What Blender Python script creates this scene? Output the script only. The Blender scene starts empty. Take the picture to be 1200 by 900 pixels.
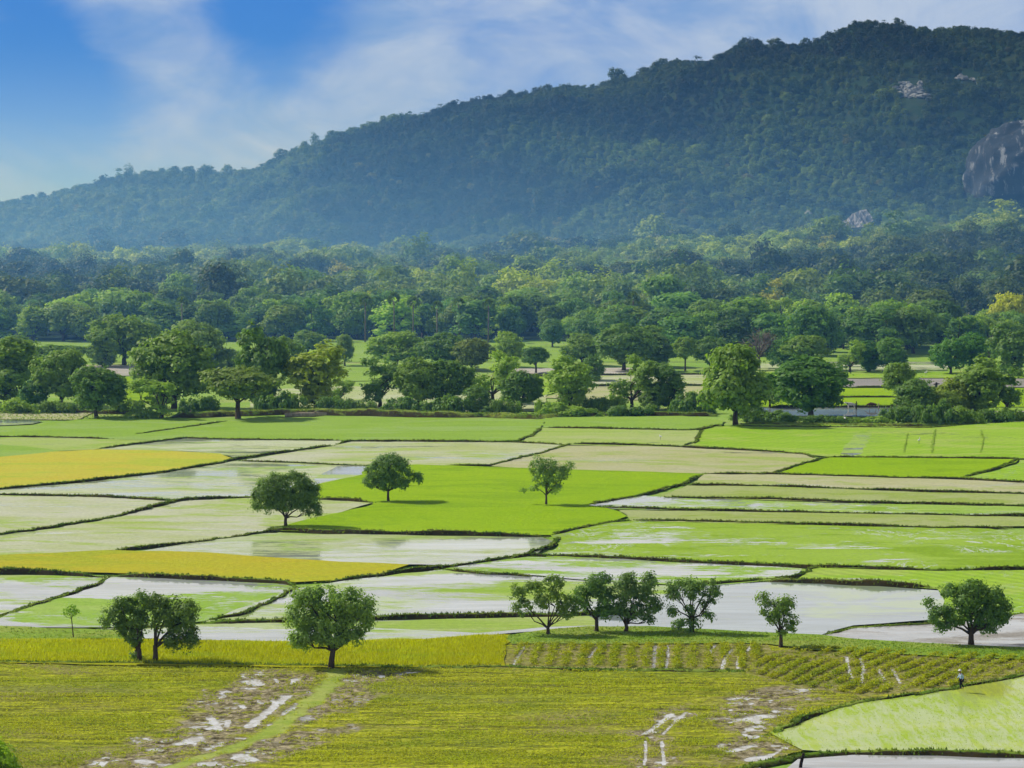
import bpy, math, random
import numpy as np

random.seed(7)
RNG = np.random.default_rng(11)
C = bpy.data.collections.new('place')
S = bpy.context.scene
S.collection.children.link(C)
R = math.radians

# ------------------------------------------------------------------ camera
CAM_H = 45.0
FPX = 3000.0                      # focal length in pixels of the 1200 px wide photograph
PITCH = math.atan(220 / FPX)
cam_d = bpy.data.cameras.new('camera')
cam = bpy.data.objects.new('camera', cam_d)
C.objects.link(cam)
cam.location = (0, 0, CAM_H)
cam.rotation_euler = (math.pi / 2 - PITCH, 0, 0)
cam_d.sensor_width = 36
cam_d.lens = 36 * FPX / 1200
cam_d.clip_start = 1
cam_d.clip_end = 60000
S.camera = cam
CP, SP = math.cos(PITCH), math.sin(PITCH)


def ray(px, py):
    a, b = (px - 600) / FPX, (450 - py) / FPX
    return np.array([a, CP + b * SP, -SP + b * CP])


def G(px, py, z=0.0):
    """survey point: where the sight line through a photo pixel meets level ground"""
    d = ray(px, py)
    t = (z - CAM_H) / d[2]
    return np.array([d[0] * t, d[1] * t, z])


def ppm(p):
    """photo pixels per metre at a point"""
    return FPX / (p[1] * CP - (p[2] - CAM_H) * SP)


# ------------------------------------------------------------------ noise on numpy
_LAT = np.random.default_rng(5).random((256, 256))


def vnoise(x, y):
    x = np.asarray(x, float); y = np.asarray(y, float)
    xi = np.floor(x).astype(int); yi = np.floor(y).astype(int)
    fx = x - xi; fy = y - yi
    fx = fx * fx * (3 - 2 * fx); fy = fy * fy * (3 - 2 * fy)
    g = lambda a, b: _LAT[a & 255, b & 255]
    return (g(xi, yi) * (1 - fx) + g(xi + 1, yi) * fx) * (1 - fy) + (g(xi, yi + 1) * (1 - fx) + g(xi + 1, yi + 1) * fx) * fy


def fbm(x, y, o=4):
    s, a, t = 0, 1, 0
    for i in range(o):
        s = s + a * vnoise(np.asarray(x) * 2 ** i + 17.3 * i, np.asarray(y) * 2 ** i + 9.1 * i)
        t += a; a *= .5
    return s / t


def inpoly(x, y, poly):
    r = np.zeros(len(x), bool)
    n = len(poly)
    for i in range(n):
        x1, y1 = poly[i][:2]; x2, y2 = poly[(i + 1) % n][:2]
        c = ((y1 > y) != (y2 > y)) & (x < (x2 - x1) * (y - y1) / (y2 - y1 + 1e-12) + x1)
        r ^= c
    return r


def sstep(a, b, x):
    t = np.clip((np.asarray(x, float) - a) / (b - a), 0, 1)
    return t * t * (3 - 2 * t)


# ------------------------------------------------------------------ object helpers
def tag(o, label=None, cat=None, group=None, kind=None):
    if label: o['label'] = label
    if cat: o['category'] = cat
    if group: o['group'] = group
    if kind: o['kind'] = kind
    return o


def mesh_np(name, verts, faces, mat, parent=None, attrs=None, link=True, smooth=False):
    """verts (N,3); faces (M,k) all the same k, or a list of lists"""
    me = bpy.data.meshes.new(name)
    if isinstance(faces, np.ndarray):
        n, k = faces.shape
        me.vertices.add(len(verts))
        me.vertices.foreach_set('co', np.asarray(verts, np.float32).ravel())
        me.loops.add(n * k)
        me.loops.foreach_set('vertex_index', faces.astype(np.int32).ravel())
        me.polygons.add(n)
        me.polygons.foreach_set('loop_start', np.arange(0, n * k, k, dtype=np.int32))
        me.update(calc_edges=True)
    else:
        me.from_pydata([tuple(map(float, v)) for v in verts], [], [list(f) for f in faces])
        me.update()
    if attrs:
        for an, (dom, vals) in attrs.items():
            a = me.attributes.new(an, 'FLOAT', dom)
            a.data.foreach_set('value', np.asarray(vals, np.float32).ravel())
    if smooth:
        me.polygons.foreach_set('use_smooth', np.ones(len(me.polygons), bool))
    if mat: me.materials.append(mat)
    o = bpy.data.objects.new(name, me)
    if link: C.objects.link(o)
    if parent: o.parent = parent
    return o


def empty(name, loc, rz=0):
    o = bpy.data.objects.new(name, None)
    C.objects.link(o)
    o.location = tuple(map(float, loc)); o.rotation_euler = (0, 0, rz)
    o.empty_display_size = .5
    return o


class Geo:
    """collects quads/triangles into one mesh"""
    def __init__(s): s.v = []; s.f = []; s.n = 0

    def add(s, v, f):
        v = np.asarray(v, float)
        s.v.append(v); s.f += [[i + s.n for i in q] for q in f]; s.n += len(v)

    def tube(s, pts, rad, k=7, cap=True):
        pts = [np.asarray(p, float) for p in pts]
        rings = []
        for i, p in enumerate(pts):
            d = pts[min(i + 1, len(pts) - 1)] - pts[max(i - 1, 0)]
            d = d / (np.linalg.norm(d) + 1e-9)
            a = np.cross(d, (0.13, 1, 0.07)); a /= np.linalg.norm(a) + 1e-9
            b = np.cross(d, a)
            for j in range(k):
                t = 2 * math.pi * j / k
                rings.append(p + rad[i] * (a * math.cos(t) + b * math.sin(t)))
        f = []
        for i in range(len(pts) - 1):
            for j in range(k):
                f.append([i * k + j, i * k + (j + 1) % k, (i + 1) * k + (j + 1) % k, (i + 1) * k + j])
        if cap:
            f.append(list(range(k))[::-1]); f.append([(len(pts) - 1) * k + j for j in range(k)])
        s.add(rings, f)

    def blob(s, c, r, nu=12, nv=8, wob=0.0, seed=0):
        rg = np.random.default_rng(seed)
        v = []; f = []
        for i in range(nv + 1):
            th = math.pi * i / nv
            for j in range(nu):
                ph = 2 * math.pi * j / nu
                w = 1 + wob * (rg.random() - .5) if 0 < i < nv else 1
                v.append((c[0] + r[0] * w * math.sin(th) * math.cos(ph), c[1] + r[1] * w * math.sin(th) * math.sin(ph), c[2] + r[2] * w * math.cos(th)))
        for i in range(nv):
            for j in range(nu):
                f.append([i * nu + j, (i + 1) * nu + j, (i + 1) * nu + (j + 1) % nu, i * nu + (j + 1) % nu])
        s.add(v, f)

    def build(s, name, mat, parent=None, smooth=True, link=True):
        return mesh_np(name, np.concatenate(s.v), s.f, mat, parent, smooth=smooth, link=link)


# ------------------------------------------------------------------ material helpers
def lin(r, g, b):
    f = lambda c: c / 12.92 if c <= .04045 else ((c + .055) / 1.055) ** 2.4
    return np.array([f(r / 255), f(g / 255), f(b / 255)])


def alb(r, g, b, k=.82):
    return tuple(np.clip(lin(r, g, b) * k, 0, .85))


class NT:
    def __init__(s, name):
        s.m = bpy.data.materials.new(name); s.m.use_nodes = True
        s.t = s.m.node_tree; s.t.nodes.clear()
        s.out = s.n('ShaderNodeOutputMaterial')

    def n(s, typ, **kw):
        x = s.t.nodes.new(typ)
        for k, v in kw.items(): setattr(x, k, v)
        return x

    def l(s, a, b): s.t.links.new(a, b)

    def put(s, sock, v):
        if isinstance(v, bpy.types.NodeSocket): s.l(v, sock)
        elif isinstance(v, (tuple, list, np.ndarray)):
            v = tuple(map(float, v))
            sock.default_value = v if len(sock.default_value) == len(v) else v + (1.0,)
        else: sock.default_value = v

    def math(s, op, a, b=0.0, clamp=False):
        x = s.n('ShaderNodeMath', operation=op, use_clamp=clamp)
        s.put(x.inputs[0], a); s.put(x.inputs[1], b)
        return x.outputs[0]

    def ss(s, v, a, b):
        x = s.n('ShaderNodeMapRange', interpolation_type='SMOOTHSTEP')
        s.put(x.inputs[0], v); x.inputs[1].default_value = a; x.inputs[2].default_value = b
        return x.outputs[0]

    def mix(s, f, a, b, mode='MIX'):
        x = s.n('ShaderNodeMix', data_type='RGBA', blend_type=mode)
        s.put(x.inputs[0], f); s.put(x.inputs[6], a); s.put(x.inputs[7], b)
        return x.outputs[2]

    def noise(s, vec, scale, detail=3, rough=.55, dist=0.0):
        x = s.n('ShaderNodeTexNoise')
        s.l(vec, x.inputs['Vector']); x.inputs['Scale'].default_value = scale
        x.inputs['Detail'].default_value = detail; x.inputs['Roughness'].default_value = rough
        x.inputs['Distortion'].default_value = dist
        return x.outputs['Fac']

    def pos(s, scale=(1, 1, 1), rot=0.0, off=(0, 0, 0)):
        g = s.n('ShaderNodeNewGeometry')
        m = s.n('ShaderNodeMapping')
        m.inputs['Scale'].default_value = scale; m.inputs['Rotation'].default_value = (0, 0, rot); m.inputs['Location'].default_value = off
        s.l(g.outputs['Position'], m.inputs['Vector'])
        return m.outputs['Vector']

    def val(s, col, v):
        x = s.n('ShaderNodeHueSaturation'); s.put(x.inputs['Color'], col); s.put(x.inputs['Value'], v)
        return x.outputs[0]

    def bsdf(s, col, rough=.9, spec=.2, normal=None, ior=None):
        b = s.n('ShaderNodeBsdfPrincipled')
        s.put(b.inputs['Base Color'], col); s.put(b.inputs['Roughness'], rough)
        b.inputs['Specular IOR Level'].default_value = spec
        if ior: b.inputs['IOR'].default_value = ior
        if normal: s.l(normal, b.inputs['Normal'])
        return b.outputs[0]

    def bump(s, h, strength, dist):
        b = s.n('ShaderNodeBump'); b.inputs['Strength'].default_value = strength; b.inputs['Distance'].default_value = dist
        s.l(h, b.inputs['Height'])
        return b.outputs[0]

    def done(s, sh): s.l(sh, s.out.inputs[0]); return s.m


_fm = [0]


def field_mat(name, ca, cb, cc=None, wet=0.0, mud=(150, 150, 120), streak=None, fine=.25, water=(200, 205, 205), soft=.10, big=.022, crack=0.0, algae=None, patch=.5):
    """crop / mud / shallow water of one paddy, everything laid out in metres on the ground"""
    _fm[0] += 1
    t = NT(name)
    o = (37.0 * _fm[0], 91.0 * _fm[0], 0)
    p = t.pos((1, 1, 1), 0, o)
    n1 = t.noise(p, big, 4, .6, .6)
    ps = t.pos((.35, 1, 1), .05, o)
    n2 = t.noise(ps, .16, 5, .65, .4)
    n3 = t.noise(p, 1.9, 4, .7)
    f = t.math('ADD', t.math('MULTIPLY', n1, .55), t.math('MULTIPLY', n2, .45))
    col = t.mix(t.ss(f, .5 - patch * .15, .5 + patch * .15), alb(*ca), alb(*cb))
    if cc is not None:
        n5 = t.noise(t.pos((.4, 1, 1), .06, o), .10, 6, .68, .9)
        col = t.mix(t.math('MULTIPLY', t.ss(n5, .50, .60), .85), col, alb(*cc))
    v = t.math('ADD', 1 - fine / 2, t.math('MULTIPLY', t.ss(n3, .25, .75), fine))
    if streak:
        ang, wl, amt = streak
        w = t.n('ShaderNodeTexWave', wave_type='BANDS', bands_direction='Y')
        t.l(t.pos((1, 1, 1), ang, o), w.inputs['Vector'])
        w.inputs['Scale'].default_value = 2 * math.pi / (20 * wl) ; w.inputs['Distortion'].default_value = 3.0
        w.inputs['Detail'].default_value = 3; w.inputs['Detail Scale'].default_value = .5
        v = t.math('MULTIPLY', v, t.math('ADD', 1 - amt, t.math('MULTIPLY', w.outputs['Fac'], amt)))
    col = t.val(col, v)
    v = t.math('MULTIPLY', v, t.math('ADD', .80, t.math('MULTIPLY', t.ss(t.noise(t.pos((.07, 1, 1), .03, o), .75, 5, .7, .3), .3, .7), .32)))
    v = t.math('MULTIPLY', v, t.math('ADD', .90, t.math('MULTIPLY', t.ss(t.noise(p, .045, 4, .6, .5), .35, .65), .18)))
    th = t.noise(t.pos((.35, 1, 1), .08, o), .9, 4, .7, .3)
    v = t.math('MULTIPLY', v, t.math('SUBTRACT', 1.06, t.math('MULTIPLY', t.ss(th, .55, .68), .26)))
    nb = t.bump(n3, .5, .25)
    sh = t.bsdf(col, .95, .05, nb)
    if wet > 0 or crack > 0:
        wn = t.noise(ps, .062, 6, .62, 1.2)
        thr = .5 + (.5 - wet) * .42
        wn = t.math('ADD', wn, t.math('MULTIPLY', t.math('SUBTRACT', t.noise(t.pos((.3, 1, 1), .03, o), 1.1, 5, .75), .5), .48))
        mask = t.ss(wn, thr - soft * .62, thr + soft * .62)
        if crack > 0:
            pk = t.pos((.8, .8, 1), .3, o)
            c1 = t.noise(pk, .10, 5, .7, 2.0)
            d = t.math('ABSOLUTE', t.math('SUBTRACT', c1, .5))
            cm = t.math('SUBTRACT', 1.0, t.ss(d, .0, .02))
            gate = t.ss(t.noise(p, .035, 3), .48, .60)
            cm = t.math('MULTIPLY', t.math('MULTIPLY', cm, gate), crack)
            mask = t.math('MAXIMUM', mask, cm)
        wc = t.mix(t.ss(t.noise(t.pos((.13, 1, 1), .04, o), .45, 6, .7, .5), .36, .62), alb(*water), alb(*mud))
        wc = t.val(wc, t.math('ADD', .72, t.math('MULTIPLY', t.ss(t.noise(t.pos((.2, 1, 1), -.05, o), .14, 5, .65, .8), .3, .7), .4)))
        if algae:
            an = t.noise(t.pos((.5, 1, 1), -.1, o), .05, 6, .65, 1.5)
            wc = t.mix(t.ss(an, .53, .66), wc, alb(*algae))
        rn = t.noise(p, 1.2, 3, .6)
        ws = t.bsdf(t.val(wc, .80), .05, .5, t.bump(rn, .06, .02), 1.33)
        ms = t.n('ShaderNodeMixShader')
        t.l(mask, ms.inputs[0]); t.l(sh, ms.inputs[1]); t.l(ws, ms.inputs[2])
        sh = ms.outputs[0]
    return t.done(sh)


def leaf_mat(name, hue=(.158, .245, .040), attr=False, transl=.40, var=.55):
    t = NT(name)
    if attr:
        a = t.n('ShaderNodeAttribute', attribute_type='INSTANCER', attribute_name='tint')
        base = a.outputs['Color']
    else:
        oi = t.n('ShaderNodeObjectInfo')
        base = oi.outputs['Color']
    col = t.mix(1.0, base, hue, 'MULTIPLY')
    lv = t.n('ShaderNodeAttribute', attribute_name='v')
    col = t.val(col, t.math('ADD', 1 - var * .5, t.math('MULTIPLY', lv.outputs['Fac'], var)))
    d = t.bsdf(col, .55, .25)
    tr = t.n('ShaderNodeBsdfTranslucent')
    t.l(t.mix(.65, col, (.20, .26, .02), 'MIX') if False else t.mix(1.0, col, (1.5, 1.6, .7), 'MULTIPLY'), tr.inputs[0])
    ms = t.n('ShaderNodeMixShader'); ms.inputs[0].default_value = transl
    t.l(d, ms.inputs[1]); t.l(tr.outputs[0], ms.inputs[2])
    return t.done(ms.outputs[0])


def tuft_mat(name, ca, cb, cc=None, big=.15, var=.5, transl=.35):
    t = NT(name)
    p = t.pos()
    f = t.ss(t.noise(p, big, 4, .6, .5), .38, .62)
    col = t.mix(f, alb(*ca), alb(*cb))
    if cc is not None:
        col = t.mix(t.ss(t.noise(t.pos((.3, 1, 1), 0, (50, 9, 0)), .35, 4, .6), .5, .66), col, alb(*cc))
    lv = t.n('ShaderNodeAttribute', attribute_name='v')
    col = t.val(col, t.math('ADD', 1 - var * .5, t.math('MULTIPLY', lv.outputs['Fac'], var)))
    d = t.bsdf(col, .7, .1)
    tr = t.n('ShaderNodeBsdfTranslucent'); t.l(col, tr.inputs[0])
    ms = t.n('ShaderNodeMixShader'); ms.inputs[0].default_value = transl
    t.l(d, ms.inputs[1]); t.l(tr.outputs[0], ms.inputs[2])
    return t.done(ms.outputs[0])


def plain_mat(name, ca, cb, scale=2.0, rough=.85, stretch=(1, 1, 1), bump=.3, spec=.2, k=.82):
    t = NT(name)
    tc = t.n('ShaderNodeTexCoord'); m = t.n('ShaderNodeMapping'); m.inputs['Scale'].default_value = stretch
    t.l(tc.outputs['Object'], m.inputs['Vector'])
    n = t.noise(m.outputs['Vector'], scale, 5, .6, .4)
    return t.done(t.bsdf(t.mix(t.ss(n, .35, .65), alb(*ca, k), alb(*cb, k)), rough, spec, t.bump(n, bump, .05)))


# ------------------------------------------------------------------ sun and sky
SUN_EL = R(43); SUN_AZ = math.atan2(-.93, .37)          # from +Y towards +X
sd = np.array([math.sin(SUN_AZ) * math.cos(SUN_EL), math.cos(SUN_AZ) * math.cos(SUN_EL), math.sin(SUN_EL)])
sun_d = bpy.data.lights.new('sun', 'SUN'); sun_d.energy = 4.2; sun_d.angle = R(.53); sun_d.color = (1, .955, .87)
sun = bpy.data.objects.new('sun', sun_d); C.objects.link(sun)
import mathutils
sun.rotation_euler = mathutils.Vector(sd).to_track_quat('Z', 'Y').to_euler()
sun.location = (-400, 300, 600)


def make_world():
    w = bpy.data.worlds.new('World'); S.world = w; w.use_nodes = True
    nt = w.node_tree; nt.nodes.clear()
    t = NT.__new__(NT); t.t = nt
    out = t.n('ShaderNodeOutputWorld')
    sky = t.n('ShaderNodeTexSky', sky_type='NISHITA'); sky.sun_disc = False
    sky.sun_elevation = SUN_EL; sky.sun_rotation = SUN_AZ
    sky.air_density = 1.0; sky.dust_density = 1.2; sky.ozone_density = 2.0
    skyc = t.mix(1.0, sky.outputs[0], (.085,) * 3, 'MULTIPLY')
    tc = t.n('ShaderNodeTexCoord'); d = tc.outputs['Generated']
    sep = t.n('ShaderNodeSeparateXYZ'); t.l(d, sep.inputs[0])
    z = sep.outputs[2]
    # clear air low over the land: pale at the horizon, deep blue in the gaps between the clouds
    clear = t.mix(t.ss(z, .0, .065), (.19, .36, .82), (.048, .21, .65))
    mp = t.n('ShaderNodeMapping'); mp.inputs['Scale'].default_value = (1, 1, 2.1); mp.inputs['Rotation'].default_value = (0, .18, 0); t.l(d, mp.inputs['Vector'])
    n1 = t.noise(mp.outputs['Vector'], 9.0, 6, .55, .5)
    n2 = t.noise(mp.outputs['Vector'], 26.0, 6, .6, .7)
    amt = t.math('ADD', t.math('MULTIPLY', n1, .75), t.math('MULTIPLY', n2, .42))

    def gap(px, py, rad, k):
        r = ray(px, py); r = r / np.linalg.norm(r)
        v = t.n('ShaderNodeVectorMath', operation='DISTANCE'); t.l(d, v.inputs[0]); v.inputs[1].default_value = tuple(r)
        return t.math('MULTIPLY', t.math('SUBTRACT', 1.0, t.ss(v.outputs['Value'], 0.0, rad)), k)
    for g in ((335, 22, .042, -.38), (262, 18, .034, -.20), (14, 28, .045, -.36), (70, 85, .04, -.20), (140, 105, .05, -.10), (200, 60, .05, .08), (520, 10, .03, -.12), (20, 130, .05, -.16),
              (100, 40, .016, .10), (470, 90, .06, .20), (380, 130, .05, .12), (900, 10, .11, .22), (300, 175, .07, .14), (40, 240, .06, .02), (1150, 0, .06, .16)):
        amt = t.math('ADD', amt, gap(*g))
    amt = t.math('ADD', amt, t.math('MULTIPLY', t.ss(z, .075, .13), .35))
    cl = t.ss(amt, .30, .84)
    shade = t.ss(t.noise(mp.outputs['Vector'], 13.0, 6, .6, .6), .34, .66)
    ccol = t.mix(shade, (.21, .36, .67), (.47, .57, .74))
    ccol = t.mix(t.ss(z, .075, .14), ccol, (.95, .97, 1.0))
    low = t.mix(cl, clear, ccol)
    hi = t.mix(t.ss(z, .25, .55), low, skyc)
    fin = t.mix(t.ss(z, -.06, -.03), (.10, .14, .06), hi)
    bg = t.n('ShaderNodeBackground'); t.l(fin, bg.inputs[0]); bg.inputs[1].default_value = 1.0
    nt.links.new(bg.outputs[0], out.inputs[0])


make_world()
S.view_settings.view_transform = 'Standard'; S.view_settings.look = 'None'; S.view_settings.exposure = 0
S.cycles.max_bounces = 6; S.cycles.diffuse_bounces = 2; S.cycles.glossy_bounces = 2; S.cycles.transmission_bounces = 3
S.cycles.volume_bounces = 0; S.cycles.transparent_max_bounces = 4
S.cycles.use_denoising = True
S.cycles.use_adaptive_sampling = True; S.cycles.adaptive_threshold = .02

# ------------------------------------------------------------------ haze lying over the valley (real scattering air)
HAZE_D = .00084


def make_haze():
    x0, x1, y0, y1, z0, z1 = -3000, 3000, -60, 5200, -3, 700
    v = [(x, y, z) for z in (z0, z1) for y in (y0, y1) for x in (x0, x1)]
    f = [[0, 2, 3, 1], [4, 5, 7, 6], [0, 1, 5, 4], [2, 6, 7, 3], [0, 4, 6, 2], [1, 3, 7, 5]]
    t = NT('haze_air')
    p = t.n('ShaderNodeNewGeometry')
    s = t.n('ShaderNodeSeparateXYZ'); t.l(p.outputs['Position'], s.inputs[0])
    hz = t.math('POWER', 2.718, t.math('MULTIPLY', s.outputs[2], -1 / 60.0))
    left = t.math('SUBTRACT', 1.0, t.ss(s.outputs[0], -420, 380))
    far = t.ss(s.outputs[1], 380, 950)
    dens = t.math('MULTIPLY', t.math('MULTIPLY', hz, t.math('ADD', .55, t.math('MULTIPLY', left, .75))), t.math('ADD', .16, t.math('MULTIPLY', far, 1.02)))
    dens = t.math('MULTIPLY', dens, HAZE_D)
    vs = t.n('ShaderNodeVolumeScatter'); vs.inputs['Color'].default_value = (.17, .47, .97, 1); vs.inputs['Anisotropy'].default_value = .25
    t.l(dens, vs.inputs['Density'])
    t.l(vs.outputs[0], t.out.inputs[1])
    o = mesh_np('haze', v, f, t.m)
    tag(o, kind='structure')
    return o


make_haze()

# ------------------------------------------------------------------ fields
BORD = 1


def spread(poly):
    """points on the picture's edge are carried on beyond it, so that the land goes on to the sides"""
    out = []
    n = len(poly)
    for i, (x, y) in enumerate(poly):
        px, py = poly[i - 1]; nx, ny = poly[(i + 1) % n]
        for e, far in ((0, -300), (1200, 1500)):
            if x == e:
                if px == e and i - 1 >= -n: out += [(far, y), (x, y)]
                elif nx == e: out += [(x, y), (far, y)]
                else: out += [(x, y)]
                break
        else:
            out.append((x, y))
    return [(x, 985 if y >= 900 else y) for x, y in out]


def dens_px(pts, step=2.5, jit=.22, close=True, seed=0):
    """pixel polyline -> ground points every few metres, slightly wandering"""
    rg = np.random.default_rng(seed)
    P = [G(*p) for p in pts]
    if close: P.append(P[0])
    out = []
    for a, b in zip(P[:-1], P[1:]):
        L = np.linalg.norm(b - a); n = max(1, min(120, int(L / step)))
        for k in range(n):
            q = a + (b - a) * k / n
            if k: q[:2] += rg.normal(0, jit, 2)
            out.append(q)
    if not close: out.append(P[-1])
    return np.array(out)


_fi = [0]
MUD_PX = [[(285, 792), (350, 787), (398, 786), (375, 802), (345, 830), (310, 858), (250, 878), (195, 898), (185, 900), (110, 900), (200, 862), (245, 822)],
          [(398, 800), (440, 786), (478, 788), (430, 812), (418, 830), (385, 842), (345, 848), (352, 835)],
          [(330, 858), (400, 856), (370, 880), (300, 900), (215, 900)],
          [(868, 812), (935, 806), (950, 822), (905, 842), (870, 858), (850, 846)],
          [(775, 836), (800, 832), (782, 862), (770, 900), (748, 900), (752, 868)],
          [(848, 872), (890, 868), (922, 882), (880, 900), (830, 900)]]
TRACK = [(397, 784), (394, 796), (378, 812), (352, 836), (318, 860), (262, 882), (205, 900), (160, 915)]
ROWS_A = [(600, 756), (690, 756), (900, 756), (904, 764), (875, 787), (800, 787), (602, 783)]
ROWS_B = [(872, 790), (905, 764), (950, 759), (1200, 770), (1200, 795), (1135, 806), (1010, 818), (935, 806)]
FORE = [(0, 774), (400, 780), (578, 778), (584, 748), (900, 748), (1200, 762), (1200, 800), (1135, 809), (1010, 824), (912, 864), (945, 880), (895, 894), (880, 900), (0, 900)]


def field(pts, mat, name='rice_field', step=3.0, jit=.25):
    if pts[0] == (1004, 507): step, jit = 2.0, .6
    _fi[0] += 1
    P = dens_px(spread(pts), step, jit, True, _fi[0])
    P[:, 2] = .004 * _fi[0]
    o = mesh_np(name, P, [list(range(len(P)))], mat)
    tag(o, kind='structure')
    return o


M = {}
M['land'] = field_mat('valley_grass', (140, 178, 66), (156, 188, 86), (168, 184, 104), fine=.3, big=.01)
M['green'] = field_mat('young_rice_green', (148, 184, 62), (156, 190, 76), (160, 190, 98), streak=(.02, .9, .14), big=.02)
M['vivid'] = field_mat('young_rice_vivid', (148, 186, 14), (160, 194, 24), (138, 176, 18), streak=(.03, .5, .12), fine=.3, big=.02, patch=1)
M['limegreen'] = field_mat('rice_lime', (152, 194, 44), (166, 200, 64), (176, 198, 92), streak=(.9, 2.2, .15), wet=.14, soft=.06, crack=.45)
M['palegreen'] = field_mat('rice_pale', (172, 194, 96), (184, 196, 124), (158, 188, 74), wet=.20, mud=(180, 184, 150), streak=(.03, 1.5, .08))
M['grey_green'] = field_mat('fallow_grey_green', (174, 190, 112), (200, 206, 168), (158, 188, 88), wet=.42, water=(192, 204, 186), mud=(176, 188, 140), soft=.12)
M['beige'] = field_mat('fallow_beige', (184, 196, 124), (206, 208, 178), (170, 196, 84), wet=.20, water=(200, 204, 188), mud=(188, 194, 156), streak=(.04, 1.2, .12), soft=.10, patch=.8)
M['beige2'] = field_mat('fallow_straw', (190, 192, 132), (200, 198, 156), (170, 190, 92), streak=(.08, 1.0, .16), wet=.12, soft=.12, patch=.8)
M['olive'] = field_mat('fallow_olive', (168, 184, 98), (178, 188, 122), (156, 178, 72), streak=(.02, .8, .12))
M['yellow'] = field_mat('ripe_rice_yellow', (202, 202, 72), (208, 192, 66), (182, 198, 62), streak=(.02, .7, .12), fine=.3, patch=1)
M['yellow2'] = field_mat('ripe_rice_gold', (188, 190, 44), (198, 184, 50), (172, 184, 46), streak=(.02, .6, .14), fine=.35, patch=1)
M['yellow3'] = field_mat('ripe_rice_olive', (180, 178, 20), (170, 170, 22), (162, 172, 30), streak=(.02, .5, .16), fine=.4, patch=.9)
M['wetgreen'] = field_mat('flooded_rice', (150, 186, 70), (168, 194, 96), (140, 176, 44), wet=.42, soft=.06, mud=(180, 186, 174), crack=.5)
M['crackgreen'] = field_mat('rice_with_open_water', (146, 178, 42), (160, 190, 70), (136, 170, 36), wet=.20, soft=.05, crack=.95, mud=(184, 190, 176), patch=1)
M['halfwater'] = field_mat('flooded_half', (178, 190, 126), (190, 200, 156), (160, 188, 84), wet=.58, soft=.12, water=(198, 206, 196), mud=(182, 192, 158), algae=(172, 192, 110), crack=.3)
M['water'] = field_mat('paddy_water', (168, 192, 92), (190, 202, 150), (150, 184, 60), wet=.60, soft=.09, mud=(172, 180, 172), algae=(170, 194, 104), patch=.8)
M['clearwater'] = field_mat('paddy_open_water', (174, 196, 110), (190, 202, 160), None, wet=.88, soft=.10, water=(176, 190, 194), mud=(158, 172, 170), algae=(176, 196, 136))
M['mudwater'] = field_mat('wet_grey_mud', (182, 178, 168), (160, 154, 144), (196, 194, 188), wet=.52, soft=.10, mud=(180, 178, 172), streak=(.03, .7, .2), patch=1)
def stubble_mat():
    t = NT('cut_rice_stubble')
    pa = t.pos((.09, 1, 1), .02); pb = t.pos((.22, 1, 1), .02, (31, 7, 0)); p = t.pos()
    n1 = t.noise(pa, 1.25, 5, .68, .3); n2 = t.noise(pb, 2.4, 5, .7); n3 = t.noise(p, 3.2, 4, .7); n4 = t.noise(t.pos((.5, 1, 1), .1), .10, 5, .6, .6)
    f = t.math('ADD', t.math('MULTIPLY', n1, .55), t.math('MULTIPLY', n2, .45))
    col = t.mix(t.ss(f, .40, .60), alb(110, 116, 38), alb(190, 194, 46))
    col = t.mix(t.math('MULTIPLY', t.ss(n4, .52, .64), .7), col, alb(150, 142, 88))
    col = t.mix(t.math('MULTIPLY', t.ss(t.noise(t.pos((.3, 1, 1), 0, (5, 77, 0)), .08, 4), .5, .62), .5), col, alb(132, 150, 38))
    col = t.val(col, t.math('ADD', .55, t.math('MULTIPLY', t.ss(n3, .28, .72), .85)))
    at = lambda nm: t.n('ShaderNodeAttribute', attribute_name=nm).outputs['Fac']
    m1 = t.noise(p, .9, 5, .7, .5); m2 = t.noise(p, 3.0, 4, .7)
    mudc = t.mix(t.ss(m1, .36, .64), alb(96, 88, 52), alb(186, 174, 138))
    mudc = t.mix(t.math('MULTIPLY', t.ss(t.noise(p, .6, 5, .65), .53, .60), .8), mudc, alb(158, 164, 44))
    mudc = t.val(mudc, t.math('ADD', .55, t.math('MULTIPLY', t.ss(m2, .3, .7), .8)))
    soil = t.mix(t.ss(m1, .4, .62), alb(120, 118, 48), alb(176, 164, 116))
    soil = t.mix(t.ss(m2, .45, .62), soil, alb(146, 154, 46))
    col = t.mix(at('rows'), col, soil)
    col = t.mix(at('mud'), col, mudc)
    sw = t.mix(t.ss(t.noise(p, .3, 4), .4, .6), alb(158, 180, 72), alb(178, 190, 98))
    col = t.mix(at('green'), col, t.val(sw, t.math('ADD', .8, t.math('MULTIPLY', m2, .4))))
    w = t.math('ADD', at('wet'), t.math('MULTIPLY', t.math('SUBTRACT', m2, .5), .35))
    damp = t.ss(w, .34, .50); wm = t.ss(w, .50, .62)
    col = t.mix(damp, col, alb(150, 142, 112))
    sh = t.bsdf(col, .95, .05, t.bump(t.math('ADD', f, t.math('MULTIPLY', n3, .4)), .8, .35))
    ws = t.bsdf(t.mix(t.ss(m1, .4, .6), alb(168, 162, 144), alb(208, 208, 206)), .10, .5, None, 1.33)
    ms = t.n('ShaderNodeMixShader'); t.l(wm, ms.inputs[0]); t.l(sh, ms.inputs[1]); t.l(ws, ms.inputs[2])
    return t.done(ms.outputs[0])


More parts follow.
